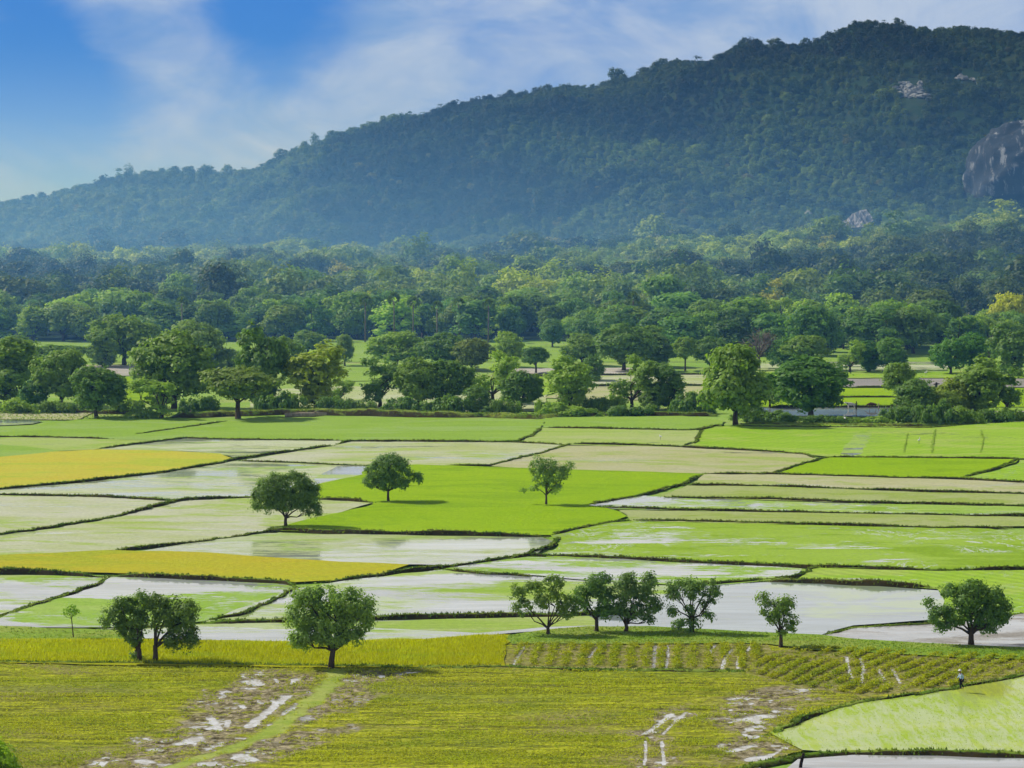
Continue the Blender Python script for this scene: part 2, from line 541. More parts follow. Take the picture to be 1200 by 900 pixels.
M['stubble'] = stubble_mat()
M['stubble'] = stubble_mat()
M['darkrut'] = field_mat('trodden_line', (126, 158, 40), (140, 170, 52), None, fine=.5)
M['puddle'] = field_mat('puddle_water', (196, 192, 180), (214, 214, 212), None, wet=.95, soft=.1, water=(214, 216, 216), mud=(186, 182, 172), fine=.4)
M['sward'] = field_mat('grass_verge', (118, 152, 44), (140, 168, 60), (154, 168, 74), fine=.5, big=.06)
def seedling_mat():
    t = NT('seedlings_in_water')
    p = t.pos(); n1 = t.noise(t.pos((.5, 1, 1)), .09, 5, .6, .6); n2 = t.noise(t.pos((1, .16, 1), .12), 1.5, 4, .7, .4); n3 = t.noise(p, 2.5, 3, .6)
    col = t.mix(t.ss(n1, .40, .62), alb(168, 194, 64), alb(188, 204, 104))
    col = t.mix(t.math('MULTIPLY', t.ss(n2, .42, .66), .4), col, alb(200, 212, 144))
    vd = t.n('ShaderNodeVectorMath', operation='DISTANCE'); c = G(1150, 808)
    t.l(t.pos((1, .62, 1), 0, (0, 0, 0)), vd.inputs[0]); vd.inputs[1].default_value = (c[0], c[1] * .62, .24)
    och = t.math('SUBTRACT', 1.0, t.ss(t.math('ADD', vd.outputs['Value'], t.math('MULTIPLY', n1, 1.2)), 2.4, 4.6))
    col = t.mix(t.math('MULTIPLY', och, .85), col, alb(172, 182, 44))
    col = t.val(col, t.math('ADD', .86, t.math('MULTIPLY', n3, .28)))
    a = t.bsdf(col, .9, .05)
    b = t.bsdf(t.mix(.5, col, alb(150, 160, 110)), .07, .5, t.bump(n2, .05, .02), 1.33)
    ms = t.n('ShaderNodeMixShader'); t.l(t.math('MULTIPLY', t.ss(t.math('ADD', n2, t.math('MULTIPLY', n3, .3)), .50, .74), .6), ms.inputs[0]); t.l(a, ms.inputs[1]); t.l(b, ms.inputs[2])
    return t.done(ms.outputs[0])


M['seedling'] = seedling_mat()
M['drypale'] = field_mat('dry_pale_soil', (196, 188, 176), (206, 200, 188), (184, 182, 160), streak=(.02, 1.5, .08))
M['lavender'] = field_mat('ploughed_grey_soil', (160, 156, 150), (172, 166, 158), (150, 150, 132), streak=(.02, 1.5, .12))
M['straw'] = field_mat('tall_pale_grass', (186, 196, 136), (198, 204, 160), (168, 190, 110), fine=.5)
M['forestfloor'] = field_mat('forest_floor', (34, 54, 26), (42, 62, 30), (54, 62, 34), fine=.5)
M['darkearth'] = field_mat('shaded_bank_earth', (92, 86, 52), (74, 84, 40), (110, 102, 66), fine=.5)

# base sheet reaching the horizon
v = [(-30000, 60, -.12), (30000, 60, -.12), (30000, 4300, -.12), (-30000, 4300, -.12)]
tag(mesh_np('ground', v, [[0, 1, 2, 3]], M['land']), kind='structure')

# --- beyond the line of trees
far_fields = [
    ([(0, 424), (640, 424), (640, 402), (0, 400)], 'green'),
    ([(640, 424), (1200, 424), (1200, 412), (640, 404)], 'green'),
    ([(100, 428), (166, 428), (172, 440), (100, 441)], 'drypale'),
    ([(0, 440), (98, 441), (98, 455), (0, 456)], 'green'),
    ([(98, 442), (178, 441), (182, 470), (100, 471)], 'vivid'),
    ([(395, 430), (450, 430), (455, 446), (392, 447)], 'green'),
    ([(300, 458), (380, 452), (560, 456), (640, 462), (640, 482), (290, 482)], 'straw'),
    ([(600, 432), (745, 431), (745, 438), (600, 438)], 'drypale'),
    ([(700, 440), (840, 439), (845, 451), (692, 452)], 'beige'),
    ([(636, 466), (700, 453), (838, 453), (832, 466), (700, 470)], 'beige2'),
    ([(600, 442), (690, 441), (680, 452), (636, 464), (600, 464)], 'limegreen'),
    ([(880, 424), (1110, 424), (1110, 434), (880, 434)], 'grey_green'),
    ([(880, 436), (1200, 436), (1200, 443), (880, 443)], 'limegreen'),
    ([(978, 444), (1200, 444), (1200, 454), (978, 454)], 'lavender'),
    ([(830, 455), (1200, 455), (1200, 477), (830, 477)], 'vivid'),
    ([(862, 478), (1080, 478), (1075, 489), (862, 487)], 'clearwater'),
    ([(1080, 478), (1200, 478), (1200, 489), (1080, 489)], 'green'),
    ([(1140, 482), (1200, 482), (1200, 485), (1140, 486)], 'drypale'),
]
for pts, m in far_fields: field(pts, M[m])

near_fields = [
    ([(0, 484), (110, 484), (90, 492), (0, 492)], 'beige2'),
    ([(0, 492), (50, 494), (38, 497), (0, 499)], 'clearwater'),
    ([(0, 500), (45, 498), (90, 492), (180, 489), (265, 492), (240, 498), (160, 509), (130, 515), (60, 513), (0, 512)], 'green'),
    ([(160, 509), (240, 498), (265, 492), (400, 489), (520, 490), (610, 493), (642, 491), (633, 505), (608, 516), (530, 518), (410, 517), (215, 514), (185, 517), (130, 515)], 'green'),
    ([(0, 513), (60, 513), (130, 515), (185, 517), (115, 527), (70, 529), (0, 522)], 'palegreen'),
    ([(0, 521), (60, 527), (72, 530), (0, 537)], 'green'),
    ([(115, 527), (215, 514), (300, 516), (400, 517), (410, 518), (390, 523), (275, 537), (258, 533), (200, 529)], 'grey_green'),
    ([(0, 536), (60, 530), (120, 527), (200, 529), (258, 532), (277, 539), (262, 543), (200, 553), (100, 565), (0, 574)], 'yellow'),
    ([(275, 541), (390, 523), (410, 518), (470, 518), (600, 519), (662, 522), (640, 530), (575, 546), (500, 546), (440, 547), (340, 543)], 'beige'),
    ([(0, 575), (100, 566), (200, 554), (275, 541), (340, 543), (430, 547), (426, 557), (370, 569), (295, 584), (220, 587), (205, 588), (110, 583), (0, 581)], 'grey_green'),
    ([(395, 547), (430, 547), (424, 557), (372, 567), (370, 560)], 'water'),
    ([(0, 581), (110, 583), (205, 588), (140, 606), (60, 620), (0, 628)], 'beige'),
    ([(0, 628), (60, 620), (140, 606), (205, 588), (220, 587), (295, 584), (372, 586), (437, 590), (400, 601), (350, 613), (315, 624), (230, 637), (130, 646), (0, 652)], 'beige'),
    ([(660, 523), (780, 524), (830, 527), (910, 530), (940, 533), (958, 538), (945, 543), (900, 556), (830, 557), (640, 551), (575, 547)], 'beige2'),
    ([(372, 568), (400, 562), (425, 557), (430, 547), (490, 545), (580, 548), (830, 556), (800, 568), (755, 580), (690, 591), (725, 600), (735, 606), (712, 614), (645, 628), (560, 628), (460, 627), (330, 623), (318, 621), (350, 612), (400, 601), (437, 592), (437, 589), (372, 585)], 'vivid'),
    ([(635, 502), (700, 503), (820, 505), (814, 522), (800, 525), (665, 522), (610, 518), (635, 505)], 'palegreen'),
    ([(640, 490), (800, 488), (850, 494), (845, 500), (815, 505), (636, 502)], 'green'),
    ([(850, 500), (880, 497), (1090, 501), (1200, 495), (1200, 538), (970, 536), (940, 533), (900, 530), (812, 525), (822, 505)], 'limegreen'),
    ([(1004, 508), (1012, 506), (1021, 509), (1017, 520), (1009, 533), (998, 535), (985, 533), (993, 521)], 'wetgreen'),
    ([(970, 537), (1100, 538), (1195, 539), (1190, 543), (1130, 561), (1115, 562), (905, 557), (940, 545)], 'vivid'),
    ([(1195, 540), (1200, 540), (1200, 566), (1130, 562), (1190, 546)], 'limegreen'),
    ([(825, 557), (910, 557), (1120, 563), (1200, 567), (1200, 579), (1080, 577), (810, 569)], 'beige2'),
    ([(775, 584), (805, 570), (900, 571), (1080, 578), (1200, 580), (1200, 594), (1000, 590)], 'olive'),
    ([(690, 593), (755, 582), (800, 585), (1000, 591), (1200, 595), (1200, 606), (1000, 602), (720, 598)], 'wetgreen'),
    ([(725, 599), (1000, 603), (1200, 607), (1200, 618), (1100, 620), (1000, 617), (740, 612), (735, 605)], 'olive'),
    ([(645, 629), (712, 614), (740, 612), (1000, 618), (1160, 621), (1200, 628), (1200, 669), (1100, 670), (950, 665), (860, 662), (640, 654), (655, 640)], 'crackgreen'),
    ([(160, 648), (230, 637), (310, 626), (440, 628), (635, 631), (648, 636), (630, 650), (590, 657), (520, 664), (400, 662), (220, 648)], 'halfwater'),
    ([(0, 652), (130, 646), (220, 648), (400, 660), (480, 663), (450, 673), (400, 681), (345, 684), (250, 677), (130, 673), (0, 668)], 'yellow2'),
    ([(0, 676), (60, 676), (120, 679), (113, 687), (60, 702), (22, 715), (0, 722)], 'water'),
    ([(130, 678), (250, 682), (340, 687), (345, 692), (285, 721), (240, 730), (150, 737), (0, 737), (0, 726), (20, 717), (65, 704), (115, 689)], 'wetgreen'),
    ([(520, 668), (560, 662), (620, 654), (700, 655), (860, 664), (940, 668), (930, 677), (900, 682), (840, 688), (800, 688), (690, 682)], 'wetgreen'),
    ([(955, 667), (1100, 671), (1200, 670), (1200, 722), (1150, 722), (1105, 712), (1098, 692), (1030, 688), (935, 680)], 'limegreen'),
    ([(345, 692), (400, 683), (520, 669), (690, 683), (800, 689), (760, 722), (690, 721), (470, 725), (290, 728), (240, 731)], 'water'),
    ([(640, 735), (690, 722), (760, 720), (790, 690), (905, 684), (1030, 689), (1100, 694), (1105, 712), (1100, 728), (1000, 735), (960, 747), (870, 748), (760, 741), (690, 741)], 'clearwater'),
    ([(100, 740), (230, 734), (350, 732), (470, 729), (600, 726), (690, 724), (700, 738), (600, 744), (500, 752), (350, 754), (140, 751)], 'water'),
    ([(430, 731), (600, 726), (690, 724), (700, 735), (640, 737), (560, 744), (500, 741), (440, 738)], 'palegreen'),
    ([(960, 747), (1000, 738), (1060, 735), (1100, 733), (1200, 721), (1200, 762), (1130, 759), (1000, 752)], 'mudwater'),
    ([(0, 736), (100, 739), (150, 742), (160, 752), (0, 752)], 'sward'),
    ([(0, 751), (160, 751), (350, 754), (500, 751), (560, 746), (598, 746), (592, 783), (400, 785), (0, 779)], 'yellow3'),
    ([(590, 748), (640, 740), (690, 736), (760, 736), (870, 742), (960, 746), (1000, 751), (1130, 758), (1200, 761), (1200, 775), (950, 764), (900, 757), (690, 757), (600, 757)], 'sward'),
    ([(902, 862), (960, 840), (1000, 828), (1090, 814), (1135, 807), (1200, 795), (1200, 890), (1100, 887), (1000, 886), (940, 882)], 'seedling'),
    ([(935, 893), (1000, 888), (1100, 889), (1200, 892), (1200, 900), (880, 900)], 'mudwater'),
]
for pts, m in near_fields:
    field(pts, M[m], 'flooded_field' if m in ('water', 'clearwater', 'halfwater', 'mudwater', 'seedling') else 'rice_field')

rut_edges = []


def rut(pts, wpx, mat, name='wheel_rut'):
    """a thin wet or trodden line across a field: centre line and width in survey pixels"""
    _fi[0] += 1
    c = dens_px(pts, .8, .12, False, 4000 + _fi[0]); n = len(c)
    u = np.linspace(-1, 1, n); shp = np.sqrt(np.clip(1 - u ** 4, .01, 1))
    k1 = .4 + 1.1 * vnoise(np.arange(n) * .3, np.full(n, _fi[0] * 3.3))
    flat = abs(pts[-1][0] - pts[0][0]) > 1.2 * abs(pts[-1][1] - pts[0][1])
    if flat: w = wpx * c[:, 1] ** 2 / (FPX * CAM_H) * .5; ax = np.array([0, 1.0, 0])
    else: w = wpx / np.array([ppm(q) for q in c]) * .5; ax = np.array([1.0, 0, 0])
    P = np.concatenate([c - ax * (w * shp * k1)[:, None], (c + ax * (w * shp * k1)[:, None])[::-1]])
    P[:, 2] = .004 * _fi[0]
    tag(mesh_np(name, P, [list(range(len(P)))], mat), kind='structure')


for pts, w in (([(1058, 532), (1062, 518), (1064, 508)], 1.6), ([(1091, 533), (1094, 515), (1096, 504)], 2.6), ([(1150, 505), (1152, 518), (1149, 532)], 1.6)):
    rut(pts, w, M['darkrut'])

WET = (([(336, 817), (318, 832), (292, 853)], 5), ([(350, 826), (334, 838), (317, 853)], 3.5), ([(246, 843), (252, 850), (258, 857)], 13), ([(268, 846), (266, 853)], 9), ([(214, 873), (228, 869), (233, 866)], 8), ([(226, 868), (228, 875)], 8),
               ([(284, 793), (286, 796)], 5), ([(296, 800), (300, 803)], 8), ([(322, 797), (326, 801)], 8), ([(344, 797), (342, 803)], 6), ([(283, 828), (286, 831)], 9), ([(302, 822), (304, 824)], 4), ([(318, 822), (320, 824)], 5), ([(165, 893), (172, 895)], 8), ([(282, 888), (290, 892)], 10),
               ([(787, 838), (770, 852), (755, 862)], 2.6), ([(804, 836), (788, 850), (777, 862)], 2.6), ([(756, 870), (757, 885), (755, 898)], 3), ([(775, 870), (777, 882), (778, 898)], 3),
               ([(768, 758), (767, 770), (766, 785)], 5), ([(782, 758), (783, 770), (780, 784)], 4), ([(850, 772), (848, 779), (846, 785)], 6), ([(866, 770), (864, 778), (865, 785)], 4), ([(880, 758), (876, 764)], 4), ([(858, 762), (850, 772)], 3), ([(838, 757), (832, 766)], 3), ([(700, 760), (690, 772)], 2), ([(615, 758), (606, 772), (601, 782)], 3),
               ([(992, 771), (994, 783), (998, 796)], 5), ([(1008, 772), (1012, 786), (1009, 802)], 5), ([(1029, 785), (1036, 798)], 4), ([(1046, 786), (1055, 802)], 4), ([(1072, 768), (1080, 763), (1092, 766)], 8), ([(1113, 767), (1116, 770)], 6), ([(1150, 770), (1152, 775)], 3),
               ([(872, 845), (884, 842), (895, 841)], 8), ([(880, 845), (889, 848)], 8), ([(855, 882), (880, 876)], 6), ([(880, 892), (896, 889)], 8))
MUD = [np.array(q) for q in MUD_PX]


def gp(pts): return np.array([G(x, y)[:2] for x, y in pts])


def seg_d(X, Y, L):
    """distance from points to a polyline"""
    d = np.full(X.shape, 1e9)
    for (ax_, ay), (bx, by) in zip(L[:-1], L[1:]):
        ux, uy = bx - ax_, by - ay; t_ = np.clip(((X - ax_) * ux + (Y - ay) * uy) / (ux * ux + uy * uy + 1e-9), 0, 1)
        d = np.minimum(d, np.hypot(X - ax_ - t_ * ux, Y - ay - t_ * uy))
    return d


def fore_masks(X, Y):
    mud = np.zeros(X.shape); wet = np.full(X.shape, -1.0)
    n1 = fbm(X * .45, Y * .45 + 3, 5); n2 = fbm(X * 1.3 + 40, Y * 1.3, 4)
    for q in MUD_PX:
        L = gp(q); ins = inpoly(X.ravel(), Y.ravel(), L).reshape(X.shape)
        d = seg_d(X, Y, np.vstack([L, L[:1]])); sdist = np.where(ins, d, -d)
        mud = np.maximum(mud, sstep(-1.6, 1.2, sdist + (n1 - .5) * 8))
    for pts, w in WET:
        L = gp(pts); c = L.mean(0)
        flat = abs(pts[-1][0] - pts[0][0]) > 1.2 * abs(pts[-1][1] - pts[0][1])
        if flat:      # a puddle: its width was read off as picture height
            k = FPX * CAM_H / c[1] ** 2; wm = w / k * .30; d = seg_d(X, Y, L)
        else: wm = w / (FPX / c[1]) * .42; d = seg_d(X, Y, L)
        wet = np.maximum(wet, np.clip(1 - d / max(wm, .15), -1.2, 1) + (n2 - .5) * (1.3 if flat else .9) + (n1 - .5) * .4)
        mud = np.maximum(mud, .8 * sstep(2.4, .6, d / max(wm, .15)))
    wet = np.clip(wet * .5 + .5, 0, 1)
    wet = np.maximum(wet, np.clip(mud * (.5 + (n2 - .62) * 1.8 + (n1 - .64) * 1.6), 0, 1))
    L = gp(TRACK); gd = seg_d(X, Y, L)
    green = sstep(1.1, .5, gd + (n1 - .5) * 1.6) * (.75 + .25 * n2)
    return mud * (1 - green), wet * (1 - green), green


# ------------------------------------------------------------------ earth banks between the fields# ------------------------------------------------------------------ earth banks between the fields
t = NT('bank_earth_and_grass')
g = t.n('ShaderNodeNewGeometry'); sx = t.n('ShaderNodeSeparateXYZ'); t.l(g.outputs['Normal'], sx.inputs[0])
nn = t.noise(t.pos(), .9, 4, .65)
grass = t.mix(t.ss(t.noise(t.pos(), .2, 4), .4, .6), alb(108, 140, 40), alb(138, 156, 62))
earth = t.mix(nn, alb(84, 74, 44), alb(46, 44, 24))
f = t.ss(t.math('ADD', sx.outputs[2], t.math('MULTIPLY', t.math('SUBTRACT', nn, .5), .7)), .72, .95)
M['bank'] = t.done(t.bsdf(t.mix(f, earth, grass), .95, .05, t.bump(nn, .6, .2)))
M['bank_tuft'] = tuft_mat('bank_grass_blades', (100, 130, 40), (144, 168, 58), (142, 144, 74), .2, .8, .35)

bank_pts = []     # where grass grows on the banks


def bank(pts, h=.4, w=.55, grass=1.0, name='earth_bank'):
    pts = [(x, y) for x, y in pts]
    if pts[0][0] == 0: pts = [(-300, pts[0][1])] + pts
    if pts[-1][0] == 1200: pts = pts + [(1500, pts[-1][1])]
    _fi[0] += 1
    P = dens_px(pts, 1.2, .16, False, 1000 + _fi[0])
    rg = np.random.default_rng(_fi[0])
    n = len(P)
    T = np.gradient(P, axis=0); T[:, 2] = 0
    T /= np.linalg.norm(T, axis=1)[:, None] + 1e-9
    N = np.stack([-T[:, 1], T[:, 0], 0 * T[:, 0]], 1)
    w *= .66; h *= .78
    prof = [(-1.25, -.05), (-.7, .72), (-.35, 1.0), (.35, .97), (.72, .7), (1.25, -.05)]
    k = len(prof)
    W = .85 * w * (.35 + 1.1 * fbm(np.arange(n) * .21, np.full(n, _fi[0] * 3.1)) + .25 * rg.random(n))
    H = .12 + h * (.15 + 1.35 * fbm(np.arange(n) * .2, np.full(n, _fi[0] * 7.7 + 40)))
    taper = np.minimum(1, np.minimum(np.arange(n), np.arange(n)[::-1]) / 2 + .15); H = H * taper
    V = np.zeros((n, k, 3))
    for j, (a, b) in enumerate(prof):
        V[:, j] = P + N * (a * W + rg.normal(0, .06, n))[:, None]
        V[:, j, 2] = (b * H + (rg.normal(0, .05, n) * h if b > 0 else 0)) + (.25 if b > 0 else 0) * h * 0
    idx = np.arange(n * k).reshape(n, k)
    F = np.stack([idx[:-1, :-1], idx[:-1, 1:], idx[1:, 1:], idx[1:, :-1]], -1).reshape(-1, 4)
    o = mesh_np(name, V.reshape(-1, 3), F, M['bank'])
    tag(o, kind='structure')
    if grass > 0:
        m = int(n * 13 * grass)
        i = rg.integers(0, n, m)
        u = rg.uniform(-1.0, 1.0, m)
        q = P[i] + N[i] * (u * W[i])[:, None] + T[i] * rg.uniform(-.7, .7, m)[:, None]
        q[:, 2] = H[i] * (1 - np.abs(u) ** 2.2 * .85)
        bank_pts.append(np.column_stack([q, np.full(m, .17 + .17 * min(h, 1.0))]))
    return o


banks = [
    ([(0, 512), (60, 513), (130, 515)], .3, .4), ([(160, 509), (240, 498), (265, 494)], .22, .35),
    ([(115, 527), (185, 518), (215, 514), (300, 516), (400, 517)], .3, .4),
    ([(0, 574), (100, 565), (200, 553), (262, 543), (278, 538), (390, 523)], .42, .5),
    ([(275, 541), (340, 543), (400, 546), (440, 547)], .3, .4),
    ([(395, 521), (410, 518), (470, 518), (600, 519), (662, 522)], .5, .5), ([(633, 503), (624, 512), (608, 516)], .3, .4),
    ([(668, 521), (640, 530), (575, 546), (520, 546)], .25, .4),
    ([(636, 502), (700, 503), (800, 505), (820, 504), (846, 499)], .5, .5), ([(670, 521), (760, 523), (812, 525), (900, 530), (940, 533), (958, 538)], .42, .45),
    ([(822, 505), (815, 519), (798, 524)], .25, .4), ([(972, 536), (1100, 537), (1195, 538)], .32, .4),
    ([(970, 537), (940, 545), (905, 556)], .3, .4), ([(1196, 539), (1165, 550), (1130, 560)], .28, .4), ([(820, 556), (910, 557), (1120, 562), (1200, 566)], .42, .45),
    ([(800, 569), (900, 571), (1080, 577), (1200, 580)], .42, .45), ([(775, 584), (900, 586), (1000, 590), (1200, 594)], .45, .45),
    ([(690, 592), (745, 583), (800, 568), (822, 557)], .28, .4), ([(695, 595), (800, 599), (1000, 603), (1200, 606)], .42, .45), ([(735, 611), (850, 613), (1000, 617), (1100, 620), (1180, 619)], .42, .45),
    ([(648, 627), (712, 614), (738, 610)], .32, .45), ([(0, 581), (110, 583), (205, 588), (220, 588)], .45, .5),
    ([(0, 628), (60, 620), (140, 606), (205, 589), (220, 587), (295, 584), (372, 586)], .5, .5), ([(360, 586), (400, 587), (437, 590)], .7, .6),
    ([(130, 646), (230, 637), (310, 626), (325, 622)], .38, .45), ([(316, 621), (400, 626), (520, 628), (636, 630)], .75, .6),
    ([(590, 657), (620, 652), (700, 655), (860, 662), (950, 665), (1100, 670), (1200, 669)], .5, .55), ([(380, 682), (400, 681), (470, 672), (520, 666), (560, 661), (620, 651), (650, 638), (655, 632)], .45, .5),
    ([(515, 669), (560, 674), (630, 678)], .55, .5), ([(960, 665), (940, 675), (905, 680), (840, 686), (800, 687)], .4, .5),
    ([(895, 683), (960, 684), (1030, 688), (1098, 691)], .85, .7), ([(0, 672), (60, 674), (118, 677)], .7, .6), ([(128, 676), (250, 681), (335, 686), (348, 690)], .65, .6),
    ([(127, 679), (110, 688), (60, 704), (20, 717), (0, 724)], .3, .6), ([(348, 691), (320, 706), (285, 722), (240, 730)], .45, .6),
    ([(232, 733), (345, 730), (430, 728), (470, 726), (600, 724), (690, 723), (760, 722)], .85, .8), ([(100, 740), (140, 740), (232, 734)], .3, .4),
    ([(962, 747), (1000, 738), (1060, 735), (1095, 733), (1130, 729), (1200, 721)], .3, .5),
    ([(0, 778), (150, 779), (300, 781), (390, 783), (560, 783), (600, 783), (680, 787), (800, 788), (880, 788)], .28, .7),
    ([(900, 863), (960, 839), (1000, 827), (1090, 814), (1135, 806), (1200, 794)], .5, .8), ([(850, 915), (890, 897), (940, 888), (1000, 885), (1100, 886), (1200, 889)], .55, .8),
    ([(862, 500), (950, 501), (1090, 502), (1130, 499)], .3, .6), ([(1090, 454), (1000, 454)], .3, .5), ([(900, 478), (1085, 477)], .6, .6),
    ([(640, 453), (700, 452), (845, 452)], .5, .5), ([(600, 441), (840, 439)], .5, .5), ([(840, 466), (1080, 466)], .4, .5),
]
for b in banks: bank(b[0], b[1], b[2], 1.0)
# the tall shaded bank under the line of trees
bank([(200, 490), (260, 487), (330, 485), (420, 486), (500, 488), (580, 488), (640, 490), (660, 487)], 1.5, 2.2, .8)
bank([(650, 487), (720, 486), (840, 487)], .9, 1.6, 1.0)
bank([(870, 497), (960, 498), (1060, 499), (1130, 496), (1200, 490)], .45, 1.6, 1.0)
bank([(0, 482), (60, 483), (120, 484), (200, 486)], .9, 1.6, 1.0)


# ------------------------------------------------------------------ grass blades
def blades(P, Hh, nb, width=.06, lean=.5, rng=RNG):
    """P (n,3) tuft roots, Hh (n,) heights -> separate triangles"""
    n = len(P)
    B = np.repeat(np.arange(n), nb)
    m = len(B)
    az = rng.uniform(0, 2 * math.pi, m)
    h = Hh[B] * rng.uniform(.6, 1.15, m)
    ln = lean * rng.uniform(.1, 1, m) * h
    root = P[B] + np.column_stack([rng.normal(0, .09, m), rng.normal(0, .09, m), np.full(m, -.03)])
    side = np.column_stack([-np.sin(az), np.cos(az), np.zeros(m)]) * (width * rng.uniform(.7, 1.3, m))[:, None]
    tip = root + np.column_stack([np.cos(az) * ln, np.sin(az) * ln, h])
    V = np.stack([root - side, root + side, tip], 1).reshape(-1, 3)
    F = np.arange(3 * m).reshape(m, 3)
    vv = np.repeat(np.clip(rng.normal(.5, .22, n), 0, 1)[B] * .6 + rng.uniform(0, .4, m), 3)
    return V, F, {'v': ('POINT', vv)}


def gpoly(pts): return np.array([G(*p) for p in spread(pts)])


def rows_in(poly, ang, gap, along, wob=.2, rng=RNG):
    """points in rows running at angle ang (from +X) inside a ground polygon"""
    c, s = math.cos(ang), math.sin(ang)
    a = poly[:, 0] * c + poly[:, 1] * s; b = -poly[:, 0] * s + poly[:, 1] * c
    A = np.arange(a.min(), a.max(), along); Bv = np.arange(b.min(), b.max(), gap)
    aa, bb = np.meshgrid(A, Bv)
    aa = aa + rng.uniform(-.5, .5, aa.shape) * along; bb = bb + rng.normal(0, wob, bb.shape) + .5 * (fbm(aa * .06, bb * .03 + 3) - .5) * gap * 3
    x = (aa * c - bb * s).ravel(); y = (aa * s + bb * c).ravel()
    k = inpoly(x, y, poly)
    x, y = x[k], y[k]
    k = np.abs(x) < .2 * y + 16
    return np.column_stack([x[k], y[k], np.zeros(k.sum())])


def leafquads(cen, nor, size, rng):
    n = len(cen)
    nor = nor / (np.linalg.norm(nor, axis=1)[:, None] + 1e-9)
    r = rng.normal(size=(n, 3)); t = np.cross(nor, r); t /= np.linalg.norm(t, axis=1)[:, None] + 1e-9
    b = np.cross(nor, t)
    s = (size * rng.uniform(.7, 1.3, n))[:, None]
    fold = nor * s * .18
    V = np.stack([cen - t * s, cen - b * s * .55 + fold, cen + t * s, cen + b * s * .55 + fold], 1).reshape(-1, 3)
    return V, np.arange(4 * n).reshape(n, 4)


def clumps(P, Hh, nb, size, spread_=.12, rng=RNG):
    """small leaves held up to the light, nb to a plant"""
    B_ = np.repeat(np.arange(len(P)), nb); m = len(B_)
    cen = P[B_] + np.column_stack([rng.normal(0, spread_, m), rng.normal(0, spread_, m), Hh[B_] * rng.uniform(.35, 1.05, m)])
    nor = np.array([0, 0, 1.0]) + rng.normal(size=(m, 3)) * .5
    V, F = leafquads(cen, nor, np.full(m, size), rng)
    vv = np.repeat(np.clip(rng.normal(.5, .25, len(P)), 0, 1)[B_] * .6 + rng.uniform(0, .4, m), 4)
    return V, F, {'v': ('POINT', vv)}


B = np.concatenate(bank_pts)
k = np.abs(B[:, 0]) < .2 * B[:, 1] + 14
B = B[k]
V, F, A = blades(B[:, :3], B[:, 3], 4, .07, .7)
tag(mesh_np('bank_grass', V, F, M['bank_tuft'], attrs=A), kind='stuff')

# stubble in the foreground
FZ = .13


pf = gpoly(FORE)
st = .24
gx, gy = np.meshgrid(np.arange(-62, 72, st), np.arange(pf[:, 1].min(), pf[:, 1].max() + st, st))
mud, wet, green = fore_masks(gx, gy)
ra = inpoly(gx.ravel(), gy.ravel(), gpoly(ROWS_A)).reshape(gx.shape) | inpoly(gx.ravel(), gy.ravel(), gpoly(ROWS_B)).reshape(gx.shape)
rel = (fbm(gx * .5, gy * .5, 4) - .5) * .10 + (fbm(gx * 1.9, gy * 1.9 + 5, 3) - .5) * (.05 + .16 * mud) + (fbm(gx * .12, gy * 1.1, 3) - .5) * .10 * (1 - mud)
gz = FZ + np.clip(rel, -.09, .10) * (1 - sstep(.45, .58, wet)) - .05 * sstep(.45, .58, wet)
ok = inpoly(gx.ravel(), gy.ravel(), pf).reshape(gx.shape)
idx = np.arange(gx.size).reshape(gx.shape)
q = ok[:-1, :-1] & ok[1:, 1:]
F = np.stack([idx[:-1, :-1], idx[:-1, 1:], idx[1:, 1:], idx[1:, :-1]], -1)[q].reshape(-1, 4)
used_ = np.unique(F); remap = np.full(gx.size, -1); remap[used_] = np.arange(len(used_))
pick = lambda a_: ('POINT', a_.ravel()[used_])
tag(mesh_np('stubble_field', np.column_stack([gx.ravel(), gy.ravel(), gz.ravel()])[used_], remap[F], M['stubble'], attrs={'mud': pick(mud), 'wet': pick(wet), 'green': pick(green), 'rows': pick(ra.astype(float))}), kind='structure')

pol_s = gpoly([(0, 780), (400, 786), (560, 785), (800, 789), (872, 790), (935, 807), (1008, 819), (910, 860), (935, 880), (890, 890), (880, 900), (0, 900)])
P = rows_in(pol_s, .02, .52, .17, .06)
mud, wet, green = fore_masks(P[:, 0], P[:, 1])
dn = fbm(P[:, 0] * .05, P[:, 1] * .16 + 7, 5)
dn2 = fbm(P[:, 0] * .25 + 30, P[:, 1] * .6, 3)
band = fbm(P[:, 0] * .045 + 60, P[:, 1] * .85 + 3, 4)
pk = (.35 + .65 * sstep(.40, .52, dn)) * (.15 + .85 * sstep(.42, .54, band)) * (1 - mud) + mud * (.03 + .34 * sstep(.48, .62, dn2))
keep = (RNG.random(len(P)) < pk) & (wet < .50 + .12 * RNG.random(len(P))) & ((green < .4) | (RNG.random(len(P)) < .18))
P, dn = P[keep], dn[keep]
P[:, 2] = FZ
M['stub'] = tuft_mat('stubble_blades', (192, 206, 38), (208, 212, 46), (164, 184, 44), .09, .8, .40)
V, F, A = clumps(P, .07 + .16 * sstep(.35, .65, dn), 5, .085, .09)
tag(mesh_np('rice_stubble', V, F, M['stub'], attrs=A), kind='stuff')

# ripe rice strip
P = rows_in(gpoly([(0, 753), (160, 753), (350, 756), (500, 753), (560, 748), (594, 748), (588, 781), (400, 783), (0, 777)]), .02, .34, .30, .08)
M['ripe'] = tuft_mat('ripe_rice_blades', (218, 226, 32), (212, 216, 30), (200, 216, 44), .05, .35, .5)
P[:, 2] = .20
V, F, A = blades(P, np.full(len(P), .42), 5, .06, .6)
tag(mesh_np('ripe_rice', V, F, M['ripe'], attrs=A), kind='stuff')

